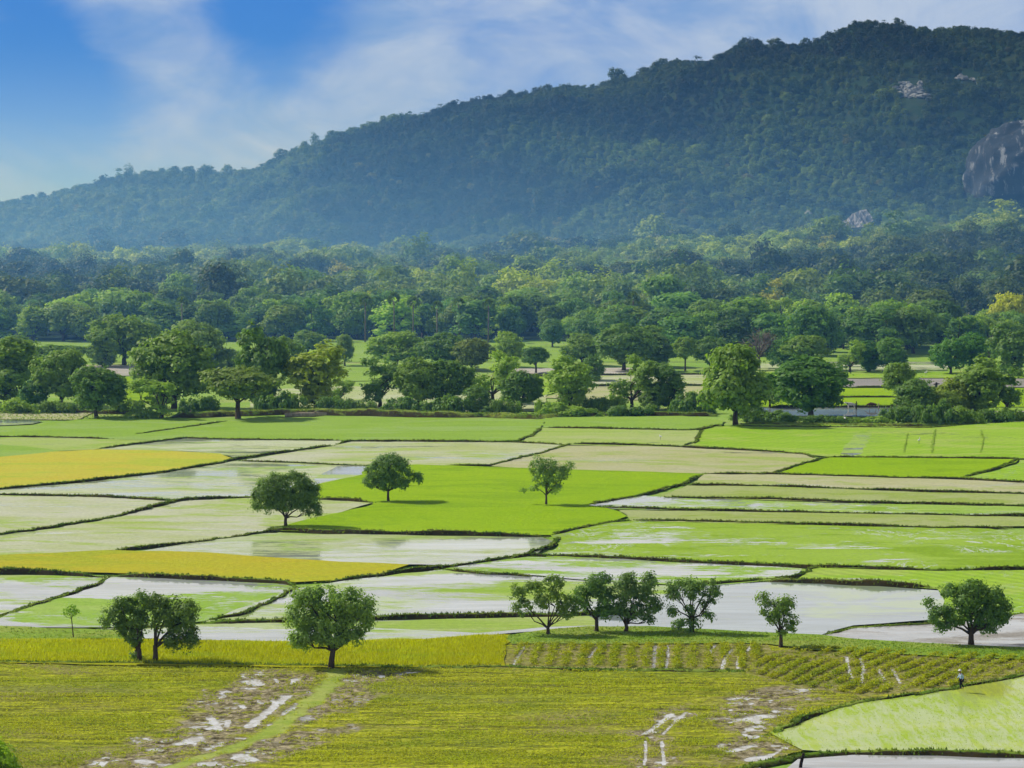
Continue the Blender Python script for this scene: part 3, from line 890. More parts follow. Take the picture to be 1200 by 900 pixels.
# row crops right of the middle
M['rowcrop'] = tuft_mat('row_crop_leaves', (180, 194, 32), (196, 200, 38), (156, 176, 38), .25, .8, .35)
P1 = rows_in(gpoly([(602, 757), (690, 757), (898, 757), (900, 764), (872, 785), (800, 785), (604, 781)]), R(86), 1.55, .055, .23)
dn = fbm(P1[:, 0] * .22, P1[:, 1] * .12 + 5, 3); P1 = P1[RNG.random(len(P1)) < .45 + .55 * sstep(.38, .5, dn)]
P2 = rows_in(gpoly([(876, 789), (905, 765), (950, 760), (1200, 772), (1200, 792), (1130, 804), (1010, 816), (940, 806)]), R(60), 1.65, .055, .23)
dn = fbm(P2[:, 0] * .15 + 9, P2[:, 1] * .12 + 5, 4); P2 = P2[RNG.random(len(P2)) < .25 + .75 * sstep(.36, .47, dn)]
P = np.concatenate([P1, P2])
P = P[fore_masks(P[:, 0], P[:, 1])[1] < .46]; P[:, 2] = FZ
V, F, A = clumps(P, RNG.uniform(.15, .42, len(P)), 7, .105, .13)
tag(mesh_np('row_crop', V, F, M['rowcrop'], attrs=A), kind='stuff')

# green verge under the trees, and along the curved strip
M['verge'] = tuft_mat('verge_grass_blades', (136, 170, 48), (158, 186, 62), (170, 182, 80), .12, .5, .5)
PV = []
for pts, d in (([(590, 748), (640, 741), (690, 737), (760, 737), (870, 743), (960, 747), (1000, 752), (1130, 759), (1200, 762), (1200, 774), (950, 763), (900, 756), (690, 756), (600, 756)], .42),
               ([(0, 738), (100, 741), (150, 744), (158, 751), (0, 751)], .6),
               ([(0, 484), (200, 487), (200, 490), (90, 493), (0, 494)], 1.1)):
    PV.append(rows_in(gpoly(pts), .3, d, d, d * .4))
P = np.concatenate(PV)
P[:, 2] = .18
V, F, A = blades(P, RNG.uniform(.12, .3, len(P)), 5, .07, .9)
tag(mesh_np('verge_grass', V, F, M['verge'], attrs=A), kind='stuff')

# seedlings in the shallow water, bottom right: thin ranks running away from the eye
pol = gpoly([(906, 862), (960, 842), (1000, 830), (1090, 816), (1135, 809), (1200, 797), (1200, 888), (1100, 885), (1000, 884), (942, 880)])
P = rows_in(pol, R(84), .42, .26, .04)
dn = fbm(P[:, 0] * .08 + 4, P[:, 1] * .05 + 2, 4)
P = P[RNG.random(len(P)) < .25 + .5 * sstep(.35, .65, dn)]
M['seed'] = tuft_mat('seedling_blades', (178, 202, 70), (192, 208, 96), None, .08, .4, .5)
P[:, 2] = .22
V, F, A = blades(P, RNG.uniform(.06, .14, len(P)), 3, .03, .7)
tag(mesh_np('rice_seedlings', V, F, M['seed'], attrs=A), kind='stuff')

# ------------------------------------------------------------------ the hill
SKY = np.array([(-600, 262), (-300, 258), (-120, 255), (0, 250), (60, 236), (110, 217), (160, 207), (200, 203), (270, 206), (310, 196), (340, 182), (390, 160), (440, 146), (490, 134), (560, 120), (600, 113), (650, 108),
                (700, 103), (740, 93), (790, 72), (830, 74), (860, 55), (880, 50), (920, 53), (960, 44), (1000, 29), (1040, 28), (1080, 33), (1140, 35), (1200, 40), (1300, 42), (1450, 75), (1700, 160), (2000, 260)], float)
YR = 2500.0


def ridge(X):
    px = X / YR * FPX + 600
    py = np.interp(px, SKY[:, 0], SKY[:, 1]) + 6
    return np.maximum(0, CAM_H + (230 - py) * YR / FPX)


def hill_z(X, Y):
    X = np.asarray(X, float); Y = np.asarray(Y, float)
    Xr = X * (YR / np.maximum(Y, 1500.0)) ** .85          # spurs run down towards the plain
    zr = ridge(Xr) + (fbm(X / 38 + 4, Y / 160, 3) - .5) * 11 * sstep(0, 60, ridge(Xr))
    yb = np.interp(X, [-500, -100, 150, 500], [1900, 1850, 1720, 1600])
    s = np.clip((Y - yb) / (YR - yb), 0, 1)
    prof = .55 * s + .45 * sstep(0, 1, s)
    back = np.clip((Y - YR) / 900, 0, 1)
    z = zr * (prof - back ** 1.5)
    gul = (fbm(X / 95 + .002 * Y, Y / 260, 4) - .5) * 84 + (fbm(X / 45, Y / 70 + 3, 3) - .5) * 26
    z = z + gul * np.sqrt(np.clip(zr, 0, 120) / 120) * (s * (1 - s) * 4) ** .8 * .75
    # low apron in front, right of the middle
    za = np.interp(X / 1500 * FPX + 600, [480, 620, 850, 1200, 1500], [0, 2, 10, 19, 22])
    ap = sstep(950, 1560, Y) * (1 - .45 * sstep(1580, 1760, Y)) * za * (1 + .35 * (fbm(X / 60, Y / 80, 3) - .5))
    # broad swell of the wood
    sw = (fbm(X / 120, Y / 150 + 9, 3) - .5) * 7 * sstep(900, 1300, Y)
    return np.maximum(z, ap * (1 - s) + z * s) + sw * (1 - s) - .05


xs = np.arange(-1500, 1501, 12.0)
ys = np.concatenate([np.arange(800, 1500, 20.0), np.arange(1500, 3500, 12.0)])
XX, YY = np.meshgrid(xs, ys)
ZZ = hill_z(XX, YY)
ZZ[0] = -.3
ZZ = np.where(YY < 860, np.maximum(ZZ, .26), ZZ); ZZ[0] = -.3
idx = np.arange(XX.size).reshape(XX.shape)
F = np.stack([idx[:-1, :-1], idx[:-1, 1:], idx[1:, 1:], idx[1:, :-1]], -1).reshape(-1, 4)
tag(mesh_np('hill', np.column_stack([XX.ravel(), YY.ravel(), ZZ.ravel()]), F, M['forestfloor'], smooth=True), kind='structure')


def on_hill(px, py, y0=900, y1=2520):
    d = ray(px, py)
    for Y in np.arange(y0, y1, 4.0):
        tt = Y / d[1]
        if CAM_H + d[2] * tt <= hill_z(d[0] * tt, Y): break
    return np.array([d[0] * tt, Y, CAM_H + d[2] * tt])


# ------------------------------------------------------------------ foliage
def crown_geo(lobes, cr, per, leaf, fill=1.0, seed=0, inner=.12):
    """lobes: rows (x,y,z,rx,ry,rz); clumps of leaves spread over their outside"""
    rng = np.random.default_rng(seed)
    L = np.asarray(lobes, float)
    Cs, Ds, Ls = [], [], []
    for i, (x, y, z, rx, ry, rz) in enumerate(L):
        rm = (rx * ry * rz) ** (1 / 3)
        n = max(4, int(fill * 4 * math.pi * rm * rm / (math.pi * cr * cr) * 1.25))
        d = rng.normal(size=(n, 3)); d /= np.linalg.norm(d, axis=1)[:, None]
        d = d[(d[:, 2] > -.55) | (rng.random(n) < .45)]
        n = len(d)
        rad = np.where(rng.random(n) < .12, rng.uniform(1.02, 1.2, n), rng.uniform(.62, 1.04, n) ** .7)
        c = np.array([x, y, z]) + d * np.array([rx, ry, rz]) * rad[:, None]
        q = np.full(n, 9.0)
        for j, (x2, y2, z2, a2, b2, c2) in enumerate(L):
            if j != i: q = np.minimum(q, ((c[:, 0] - x2) / a2) ** 2 + ((c[:, 1] - y2) / b2) ** 2 + ((c[:, 2] - z2) / c2) ** 2)
        kp = (q > .5) | (rng.random(n) < inner)
        Cs.append(c[kp]); Ds.append(d[kp])
    Cs = np.concatenate(Cs); Ds = np.concatenate(Ds)
    m = len(Cs)
    cv = np.clip(rng.normal(.5, .2, m), 0, 1)
    csz = cr * rng.uniform(.65, 1.3, m)
    B = np.repeat(np.arange(m), per)
    off = rng.normal(size=(len(B), 3)) * .5
    off[:, 2] *= .7
    pos = Cs[B] + off * csz[B][:, None]
    nor = off * .9 + Ds[B] * .7 + np.array([-.12, 0, .5]) + rng.normal(size=off.shape) * .42
    V, F = leafquads(pos, nor, np.full(len(B), leaf), rng)
    vv = np.repeat(np.clip(cv[B] * .6 + rng.uniform(0, .4, len(B)), 0, 1), 4)
    return V, F, {'v': ('POINT', vv)}


def trunk_geo(lobes, r0, fork, seed=0, lean=0.0, twin=False):
    rng = np.random.default_rng(seed + 99)
    g = Geo()
    L = np.asarray(lobes, float)
    fk = np.array([lean * fork, 0, fork])
    g.tube([(0, 0, -.25), (0, 0, .03), (lean * fork * .3 + rng.normal(0, r0 * .2), rng.normal(0, r0 * .2), fork * .45), fk], [r0 * 1.5, r0 * 1.15, r0 * .9, r0 * .8], 8)
    o = np.argsort(-L[:, 3] * L[:, 5])
    for i in o[:9]:
        e = L[i, :3] + np.array([0, 0, L[i, 5] * .25])
        mid = fk * .45 + e * .55 + rng.normal(0, .12, 3) * np.linalg.norm(e - fk); mid[2] = max(mid[2], fk[2] * 1.02) - .06 * np.linalg.norm(e - fk)
        b = r0 * .52
        g.tube([fk - np.array([0, 0, r0]), fk * .6 + mid * .4, mid, e], [b, b * .75, b * .5, b * .15], 5)
        for _ in range(2):
            e2 = L[i, :3] + rng.normal(0, .55, 3) * L[i, 3:]
            g.tube([mid, mid * .5 + e2 * .5 + rng.normal(0, .05, 3), e2], [b * .4, b * .25, b * .08], 4)
    return g


M['leaf'] = leaf_mat('leaves')
M['bark'] = plain_mat('bark', (92, 78, 60), (60, 50, 38), 3.0, .9, (1, 1, .3), .6)
M['bark_pale'] = plain_mat('bark_pale', (132, 122, 108), (98, 90, 78), 3.0, .9, (1, 1, .3), .5)


def near_tree(px, py, lobes, label, tint=(1, 1, 1), fork=None, r0=.2, fill=1.0, per=50, leaf=.15, cr=.55, seed=0, lean=0.0, group='lone trees standing among the paddies', name='field_tree', cat='tree'):
    p = G(px, py, .12)
    s = ppm(p)
    rng = np.random.default_rng(seed + 500)
    L = []
    for dx, up, rx, rz in lobes:
        ry = (rx + rz) / 2 * .95
        L.append((dx / s, rng.uniform(-.35, .35) * 18 / s, up / s, rx / s, ry / s, rz / s))
    root = empty(name, p)
    tag(root, label, cat, group)
    zmin = min(l[2] - l[5] for l in L)
    fk = fork / s if fork else max(.7, zmin * 1.05)
    trunk_geo(L, r0, fk, seed, lean).build('trunk', M['bark'], root)
    V, F, A = crown_geo(L, cr, per, leaf, fill * 1.55, seed)
    c = mesh_np('crown', V, F, M['leaf'], root, A)
    c.color = (*tint, 1)
    return root


near_tree(335, 617, [(-17, 40, 20, 19), (8, 46, 24, 17), (24, 36, 15, 18), (-26, 29, 13, 13), (0, 29, 24, 13), (32, 19, 8, 8), (-8, 52, 15, 9)],
          'dense round dark green tree on the bank left of the bright green field', (.95, 1.0, 1.0), 12, .24, 1.15, seed=1)
near_tree(455, 587, [(0, 40, 17, 13), (-14, 34, 12, 12), (12, 38, 13, 14), (-21, 22, 8, 8), (-4, 22, 15, 9), (14, 22, 10, 8), (32, 26, 8, 8), (2, 49, 13, 6)],
          'rounded tree with a side bough to the right, by bank end in bright green field', (.9, 1.0, 1.35), 13, .2, .85, seed=2)
near_tree(640, 591, [(-10, 45, 9, 11), (-4, 33, 12, 11), (8, 22, 9, 9), (13, 35, 9, 9), (25, 44, 6, 7), (-13, 19, 5, 5), (3, 44, 9, 9), (2, 32, 11, 10), (20, 36, 7, 7), (-28, 15, 3.5, 4)],
          'thin airy grey green tree standing alone in the bright green field', (1.35, 1.3, 1.9), 12, .17, .85, 22, .16, .5, seed=3)
near_tree(163, 776, [(-35, 53, 8, 9), (-19, 64, 13, 12), (1, 71, 14, 11), (-7, 50, 18, 13), (-22, 40, 10, 8), (-5, 27, 8, 11), (-6, 8, 4, 6)],
          'left tree of the leaning pair, leafy down its trunk beside the ripe rice', (.95, 1.0, 1.0), 16, .27, 1.0, seed=4)
near_tree(182, 776, [(4, 69, 12, 10), (20, 61, 16, 14), (36, 60, 13, 14), (10, 48, 15, 11), (31, 42, 14, 12), (39, 26, 10, 9), (19, 26, 10, 9)],
          'right tree of the pair, with forked trunk and two drooping boughs', (1, 1.0, .95), 20, .27, 1.0, seed=5)
near_tree(388, 783, [(-29, 84, 14, 11), (-5, 84, 17, 13), (24, 78, 19, 15), (40, 70, 11, 14), (-34, 60, 15, 18), (-4, 58, 25, 20), (26, 54, 21, 17), (-30, 38, 15, 12), (0, 37, 21, 13), (23, 37, 12, 9), (-37, 30, 8, 8)],
          'largest pale green tree with a wide rounded crown beside the curved track', (1.6, 1.55, 1.8), 24, .3, 1.05, seed=6, lean=.12)
near_tree(642, 744, [(-33, 54, 9, 8), (-29, 34, 10, 9), (-17, 55, 11, 10), (6, 62, 11, 8), (-1, 45, 15, 12), (16, 39, 13, 11), (22, 26, 12, 8)],
          'tree with U shaped forked trunk, leftmost of the row of four', (1.25, 1.2, 1.2), 10, .2, .75, seed=7)
near_tree(699, 741, [(4, 60, 12, 9), (-9, 52, 12, 10), (-21, 43, 9, 8), (4, 42, 15, 12), (6, 28, 10, 11), (-16, 32, 9, 6)],
          'dark leafed tree with single stout trunk, second in the row of four', (.8, .95, 1.0), 16, .22, .95, seed=8)
near_tree(733, 741, [(4, 60, 14, 9), (28, 61, 8, 8), (-1, 47, 15, 12), (20, 47, 13, 12), (30, 32, 12, 9), (7, 27, 14, 10), (25, 15, 8, 6), (-10, 30, 8, 8)],
          'bushy tree with foliage reaching the grass, third in the row of four', (.95, 1.0, 1.25), 12, .22, .85, seed=9)
near_tree(811, 742, [(-20, 56, 9, 8), (1, 58, 12, 8), (18, 53, 10, 9), (-23, 46, 6, 7), (24, 49, 7, 7), (-3, 50, 11, 8), (18, 35, 8, 8), (-20, 26, 8, 6), (19, 22, 5, 5), (0, 13, 7, 8), (-6, 29, 6, 6)],
          'open crowned tree with ivy clad stem and bare limbs showing, by the flooded field', (1, 1.05, 1.25), 18, .22, .75, seed=10)
near_tree(915, 758, [(-21, 56, 6, 7), (-19, 47, 7, 7), (-7, 46, 9, 7), (5, 52, 9, 6), (8, 47, 8, 6), (-6, 34, 9, 8), (9, 31, 8, 8), (-3, 20, 6, 6), (9, 22, 6, 5)],
          'small top heavy tree leaning left at the corner of the row crop', (1.2, 1.2, 1.1), 18, .2, .85, seed=11)
near_tree(1138, 756, [(-2, 71, 12, 7), (-19, 61, 14, 9), (18, 60, 15, 11), (-2, 54, 19, 13), (29, 46, 14, 13), (-36, 35, 14, 12), (-48, 50, 4, 4), (-16, 36, 15, 11), (20, 32, 17, 13), (31, 34, 12, 11), (18, 18, 9, 6), (-32, 21, 8, 5)],
          'broad dark round tree at right edge beside the grey mud field', (.85, .98, 1.0), 16, .3, 1.1, seed=12)
near_tree(86, 748, [(-7, 32, 6, 3.5), (-11, 29, 4, 3.5), (3, 32, 6, 4), (-2, 36, 5, 3)],
          'slim young sapling with a small flat top by the left water', (1.6, 1.7, .9), 24, .06, 1.0, 14, .14, .4, seed=13, lean=-.08)
near_tree(795, 739, [(0, 7, 7, 5), (-4, 4, 4, 3), (4, 9, 4, 4)], 'little shrub on the grass between two trees of the row', (1, 1.1, 1.3), 2, .05, 1.1, 14, .14, .35, seed=14, group='low shrubs', name='shrub', cat='shrub')
near_tree(-8, 933, [(-20, 45, 30, 25), (10, 40, 18, 20), (20, 22, 18, 15), (0, 20, 30, 18), (5, 58, 9, 8)], 'bright green shrub top poking up at bottom left corner', (2.0, 1.9, .6), 10, .12, 1.0, 24, .15, .45, seed=15, group='low shrubs', name='shrub', cat='shrub')


# ------------------------------------------------------------------ tree kinds for the middle distance and the wood
def kind_lobes(kind, seed):
    rg = np.random.default_rng(seed)
    L = []
    if kind == 'round':
        for i in range(17):
            d = rg.normal(size=3); d /= np.linalg.norm(d)
            L.append((d[0] * 2.9, d[1] * 2.9, 5.0 + d[2] * (3.0 if d[2] > 0 else 2.3), rg.uniform(1.3, 2.1), rg.uniform(1.3, 2.1), rg.uniform(1.2, 1.8)))
        L.append((0, 0, 7.6, 2.2, 2.2, 1.6)); L.append((0, 0, 4.8, 3, 3, 2.8))
    elif kind == 'tall':
        for i in range(13):
            a = rg.uniform(0, 6.28); z = rg.uniform(1.8, 9.2); r = rg.uniform(.3, 2.0) * (1.15 - abs(z - 5) / 8)
            L.append((r * math.cos(a), r * math.sin(a), z, rg.uniform(1.1, 1.8), rg.uniform(1.1, 1.8), rg.uniform(1.2, 1.9)))
    elif kind == 'umbrella':
        for i in range(12):
            a = rg.uniform(0, 6.28); r = rg.uniform(.4, 3.9); z = 8.4 - r * r * .17 + rg.uniform(-.9, .2)
            L.append((r * math.cos(a), r * math.sin(a), z, rg.uniform(1.4, 2.1), rg.uniform(1.4, 2.1), rg.uniform(.9, 1.4)))
        L.append((0, 0, 6.4, 3.4, 3.4, 1.8)); L.append((0, 0, 5.0, 2.6, 2.6, 1.5))
    elif kind == 'loose':
        for i in range(12):
            a = rg.uniform(0, 6.28); z = rg.uniform(2.2, 9.0); r = rg.uniform(.6, 3.0)
            L.append((r * math.cos(a), r * math.sin(a), z, rg.uniform(.9, 1.7), rg.uniform(.9, 1.7), rg.uniform(.8, 1.4)))
    elif kind == 'low':
        for i in range(17):
            x = rg.uniform(-3.6, 3.6); r = rg.uniform(.5, 1.25)
            L.append((x, rg.uniform(-1.6, 1.6), rg.uniform(.4, 2.1) * (1.15 - abs(x) / 6), r, r, r * rg.uniform(.7, 1.2)))
    elif kind == 'bush':
        for i in range(8):
            a = rg.uniform(0, 6.28); r = rg.uniform(.2, 3.2); z = rg.uniform(1.2, 6.5) * (1.1 - r / 5)
            L.append((r * math.cos(a), r * math.sin(a), z, rg.uniform(1.6, 2.5), rg.uniform(1.6, 2.5), rg.uniform(1.4, 2.2)))
        L.append((0, 0, 3.2, 3, 3, 3))
    return L


def kind_meshes(kind, seed, cr, per, leaf, fill):
    L = kind_lobes(kind, seed)
    V, F, A = crown_geo(L, cr, per, leaf, fill, seed)
    cm = mesh_np('crown', V, F, M['leaf'], None, A, link=False)
    tm = trunk_geo(L, .30 if kind not in ('bush', 'low') else .12, {'round': 1.7, 'tall': 1.6, 'umbrella': 3.0, 'loose': 1.8, 'bush': .5, 'low': .3}[kind], seed).build('trunk', M['bark'], None, link=False)
    w = max(abs(V[:, 0]).max(), 1) * 2; w = np.percentile(V[:, 0], 98) - np.percentile(V[:, 0], 2)
    h = np.percentile(V[:, 2], 99)
    return cm, tm, w, h


KM = {}
for kind in ('round', 'tall', 'umbrella', 'loose', 'bush', 'low'):
    KM[kind] = [kind_meshes(kind, 40 + 7 * i + hash(kind[0]) % 3 * 0 + len(kind) * 13, .60, 24, .27, .85 if kind == 'loose' else 1.08) for i in range(3)]
FM = {}
for kind in ('round', 'tall', 'umbrella', 'loose'):
    FM[kind] = [kind_meshes(kind, 240 + 5 * i + len(kind) * 17, .80, 20, .33, 1.15) for i in range(3)]


def copy_tree(src, p, w, h, rz, tint, label, group, name='tree', cat='tree'):
    cm, tm, w0, h0 = src
    root = empty(name, p, rz)
    tag(root, label, cat, group)
    root.scale = (w / w0, w / w0, h / h0)
    for q in (tm, cm):
        c = q.copy(); C.objects.link(c); c.parent = root
        c.name = 'trunk' if q is tm else 'crown'
        if q is cm: c.color = (*tint, 1)
    return root


G1 = 'trees along the bank behind the paddies'
G2 = 'trees among the far fields'
DK, MD, LT, YL, GR = (.95, 1.08, 1.15), (1.3, 1.32, 1.2), (1.75, 1.7, 1.3), (2.1, 1.7, .8), (1.4, 1.35, 2.1)
mid_trees = [
    # px, base py, width px, height px, kind, tint, label, group
    (8, 472, 64, 74, 'tall', MD, 'tall leafy tree cut by the left edge of the picture', G1),
    (72, 476, 62, 64, 'round', MD, 'round tree between the left edge tree and small dark bush', G1),
    (113, 489, 60, 58, 'round', DK, 'dark bushy tree standing forward of the left bank', G1),
    (204, 478, 84, 86, 'round', MD, 'biggest dark tree of the left clump with a domed top', G1),
    (189, 490, 48, 46, 'loose', LT, 'small light green tree in front of the big left clump', G1),
    (226, 440, 64, 62, 'round', GR, 'grey green tree behind the domed left clump', G2),
    (279, 490, 78, 58, 'umbrella', (1.25, 1.15, 1.0), 'mushroom shaped tree with rusty tinted top on the bank', G1),
    (308, 478, 54, 92, 'tall', DK, 'tall dark tree behind the mushroom shaped one', G1),
    (266, 440, 42, 30, 'bush', GR, 'grey rounded bush left of the tall dark tree', G2),
    (336, 440, 36, 44, 'round', MD, 'mid green tree touching the tall dark one on its right', G2),
    (371, 478, 64, 72, 'tall', YL, 'yellowish tree in autumn tint on a thin dark trunk', G1),
    (399, 470, 28, 26, 'loose', LT, 'small sapling like tree right of the yellowish tree', G1),
    (361, 414, 36, 26, 'round', MD, 'small round tree above the yellowish one at the far field', G2),
    (404, 428, 27, 35, 'round', GR, 'lone grey green tree in the light banded far field', G2),
    (445, 477, 52, 56, 'loose', DK, 'dark ragged tree at left end of the middle grove', G1),
    (490, 478, 50, 56, 'round', MD, 'tree at centre of the middle grove with a leafy dome', G1),
    (527, 478, 54, 54, 'round', DK, 'darkest tree at right end of the middle grove', G1),
    (577, 472, 52, 58, 'loose', LT, 'pale feathery tree right of the middle grove', G1),
    (610, 480, 46, 44, 'round', DK, 'low dark round tree in front of the pale feathery one', G1),
    (668, 481, 46, 62, 'tall', LT, 'light green upright tree before the beige field', G1),
    (740, 479, 50, 60, 'loose', MD, 'tree with horizontal tiers of leaves right of the beige field', G1),
    (784, 479, 36, 52, 'tall', DK, 'slim dark tree clothed to the ground, beside hedge', G1),
    (862, 498, 84, 92, 'round', MD, 'big tree forward of the bank with a broad dark crown', G1),
    (902, 478, 30, 42, 'loose', DK, 'narrow drooping tree just right of the big forward one', G1),
    (950, 489, 82, 68, 'round', (.7, .98, .85), 'glossy deep green spreading tree above the silver water', G1),
    (1052, 478, 46, 52, 'umbrella', MD, 'lopsided tree whose upper crown leans left', G1),
    (1072, 490, 50, 44, 'bush', DK, 'dense dark tree below the lopsided crown', G1),
    (1116, 486, 48, 42, 'bush', (1.6, 1.35, .9), 'yellow green bushy tree at the foot of the right bank', G1),
    (1148, 486, 56, 64, 'tall', MD, 'tallest tree of the right hand clump by the edge', G1),
    (1180, 484, 44, 52, 'loose', DK, 'dark tree closing the right hand clump', G1),
    (62, 440, 76, 34, 'umbrella', DK, 'wide flat dark tree behind the left paddies', G2),
    (18, 428, 48, 34, 'round', DK, 'dark rounded tree at the far left of the wood edge', G2),
    (146, 427, 70, 56, 'round', MD, 'broad tree with visible trunk behind the pale dry field', G2),
    (121, 430, 34, 42, 'tall', MD, 'narrower tree left of the one behind the pale field', G2),
    (465, 430, 62, 40, 'round', LT, 'light round tree behind the left of the middle grove', G2),
    (520, 432, 50, 40, 'round', DK, 'dark topped tree behind the middle grove', G2),
    (553, 434, 44, 36, 'round', (1.3, 1.1, 1.3), 'brownish green tree among the far fields, middle', G2),
    (594, 430, 38, 40, 'round', LT, 'pale tree left of the lone clipped dark one', G2),
    (628, 437, 34, 30, 'umbrella', (.7, .9, .8), 'small dark dome tree on the pale strip', G2),
    (692, 446, 30, 28, 'bush', DK, 'short dark tree behind the light upright one', G2),
    (682, 428, 46, 36, 'round', MD, 'tree behind and left of the dark broad one', G2),
    (731, 434, 64, 52, 'round', DK, 'broad dark tree mass above the beige field', G2),
    (766, 430, 44, 46, 'tall', MD, 'upright tree right of the broad dark mass', G2),
    (803, 434, 36, 38, 'umbrella', MD, 'umbrella tree with thin trunk by the far bank', G2),
    (832, 432, 36, 36, 'round', DK, 'dark tree left of the bare grey one', G2),
    (920, 432, 40, 36, 'bush', (.9, 1.2, .8), 'bright leaved low tree right of the bare grey one', G2),
    (945, 434, 54, 40, 'umbrella', MD, 'wide tree beyond the glossy spreading one', G2),
    (996, 436, 30, 36, 'loose', LT, 'pale slender tree on the far right fields', G2),
    (1018, 435, 28, 34, 'tall', (.6, .95, .8), 'dark pointed tree next to the pale slender one', G2),
    (1042, 435, 42, 38, 'round', (.9, 1.15, .8), 'bright green round tree right of the dark pointed one', G2),
    (1114, 438, 40, 40, 'round', (.75, 1.1, .7), 'shiny dark green tree left in the far right cluster', G2),
    (1140, 436, 38, 44, 'round', (.75, 1.15, .7), 'shiny green tree middle in the far right cluster', G2),
    (1184, 440, 44, 60, 'tall', DK, 'tall dark tree at right end of the far right cluster', G2),
]
for i, (px, py, w, h, kind, tint, label, grp) in enumerate(mid_trees):
    p = G(px, py, 0); s = ppm(p)
    copy_tree(KM[kind][i % 3], p, w / s, h / s, random.uniform(0, 6.28), tint, label, grp, 'bank_tree' if grp == G1 else 'field_edge_tree')


# bare trees
def bare_tree(px, py, w, h, label, seed):
    p = G(px, py, 0); s = ppm(p); w /= s; h /= s
    rg = np.random.default_rng(seed)
    root = empty('bare_tree', p); tag(root, label, 'tree', G2)
    g = Geo(); fk = np.array([0, 0, h * .32])
    g.tube([(0, 0, -.3), (0, 0, h * .15), fk], [.55, .4, .36], 8)
    g.build('trunk', M['bark_pale'], root)
    g = Geo()
    for k in range(34):
        a = rg.uniform(0, 6.28); r = w / 2 * math.sqrt(rg.uniform(.05, 1)); z = h * (.98 - .42 * (r / (w / 2)) ** 2) + rg.normal(0, .3)
        e = np.array([r * math.cos(a), r * math.sin(a), z]); m = fk * .45 + e * .55 + np.array([0, 0, -.05 * h]) + rg.normal(0, .3, 3)
        g.tube([fk - (0, 0, .2), m, e], [.17, .10, .04], 4)
        for _ in range(9):
            e2 = e + rg.normal(0, 1, 3) * (w * .09, w * .09, h * .06); m2 = m + (e - m) * rg.uniform(.2, .9)
            g.tube([m2, (m2 + e2) / 2 + rg.normal(0, .12, 3), e2], [.06, .05, .03], 3)
    g.build('branches', M['bark_pale'], root)


bare_tree(889, 432, 54, 44, 'leafless grey tree with a wide umbrella of twigs', 3)
bare_tree(1163, 434, 30, 42, 'purplish leafless tree within the far right cluster', 8)

# bushes on and behind the bank
bushes = [(42, 477, 30, 28, (.6, .85, .9), 'small dark clipped looking bush on the left bank'), (22, 484, 50, 14, LT, None), (66, 484, 40, 12, MD, None), (150, 484, 40, 16, MD, None), (165, 490, 36, 10, LT, None), (235, 486, 44, 18, DK, None),
          (320, 484, 40, 20, DK, None), (345, 482, 34, 18, LT, None), (392, 484, 40, 16, DK, None), (420, 484, 36, 14, GR, None), (470, 484, 44, 16, DK, None), (560, 484, 40, 26, DK, None), (500, 485, 40, 14, DK, None),
          (535, 485, 44, 18, DK, None), (590, 485, 36, 14, MD, None), (640, 483, 26, 12, LT, None), (650, 486, 34, 12, LT, None), (698, 482, 30, 14, DK, None), (716, 482, 36, 14, MD, None), (680, 487, 46, 9, LT, None), (735, 487, 50, 10, DK, None),
          (764, 480, 30, 24, MD, None), (806, 483, 40, 20, DK, None), (824, 484, 30, 16, DK, None), (900, 494, 50, 10, DK, None), (925, 495, 40, 9, DK, None), (965, 495, 44, 7, DK, None), (1000, 495, 40, 6, LT, None), (1028, 496, 34, 7, LT, None),
          (1052, 496, 40, 16, DK, None), (1095, 497, 44, 22, DK, None), (1130, 496, 44, 16, MD, None), (1165, 494, 40, 12, DK, None), (1190, 492, 40, 12, MD, None), (878, 492, 40, 14, DK, None), (1110, 490, 40, 26, (1.4, 1.3, 1.0), None)]
for i, (px, py, w, h, tint, lab) in enumerate(bushes):
    p = G(px, py, 0); s = ppm(p)
    copy_tree(KM['bush' if h > w * .55 else 'low'][i % 3], p, w / s, h / s * 1.15, random.uniform(-.4, .4) + math.pi * (i % 2), tint, lab or 'low leafy bush in the hedge at the foot of the tree line', 'bushes in the hedge along the bank', 'bush', 'bush')

# ------------------------------------------------------------------ the wood behind: nearest trees one by one
M['palm_leaf'] = leaf_mat('palm_leaves', (.05, .085, .02))


def palm_meshes(seed):
    rg = np.random.default_rng(seed)
    g = Geo(); g.tube([(0, 0, -.3), (.1, 0, 5), (.15, .05, 10.5)], [.28, .2, .17], 6)
    tr = g.build('trunk', M['bark_pale'], None, link=False)
    V = []; F = []
    for k in range(34):
        el = rg.uniform(-.6, 1.35); az = rg.uniform(0, 6.28)
        d = np.array([math.cos(az) * math.cos(el), math.sin(az) * math.cos(el), math.sin(el)])
        c = np.array([.15, .05, 10.6]) + d * 1.25
        sidev = np.cross(d, rg.normal(size=3)); sidev /= np.linalg.norm(sidev)
        for j in range(7):
            an = (j - 3) * .28
            e = c + (d * math.cos(an) + sidev * math.sin(an)) * rg.uniform(.9, 1.2)
            ww = np.cross(e - c, np.cross(d, sidev)); ww = ww / (np.linalg.norm(ww) + 1e-9) * .13
            n = len(V); V += [c - d * .3, (c + e) / 2 + ww, e, (c + e) / 2 - ww]; F.append([n, n + 1, n + 2, n + 3])
    V = np.array(V)
    cr = mesh_np('crown', V, np.array(F), M['palm_leaf'], None, {'v': ('POINT', rg.random(len(V)))}, link=False)
    return cr, tr, 5.0, 12.4


PALM = palm_meshes(4)


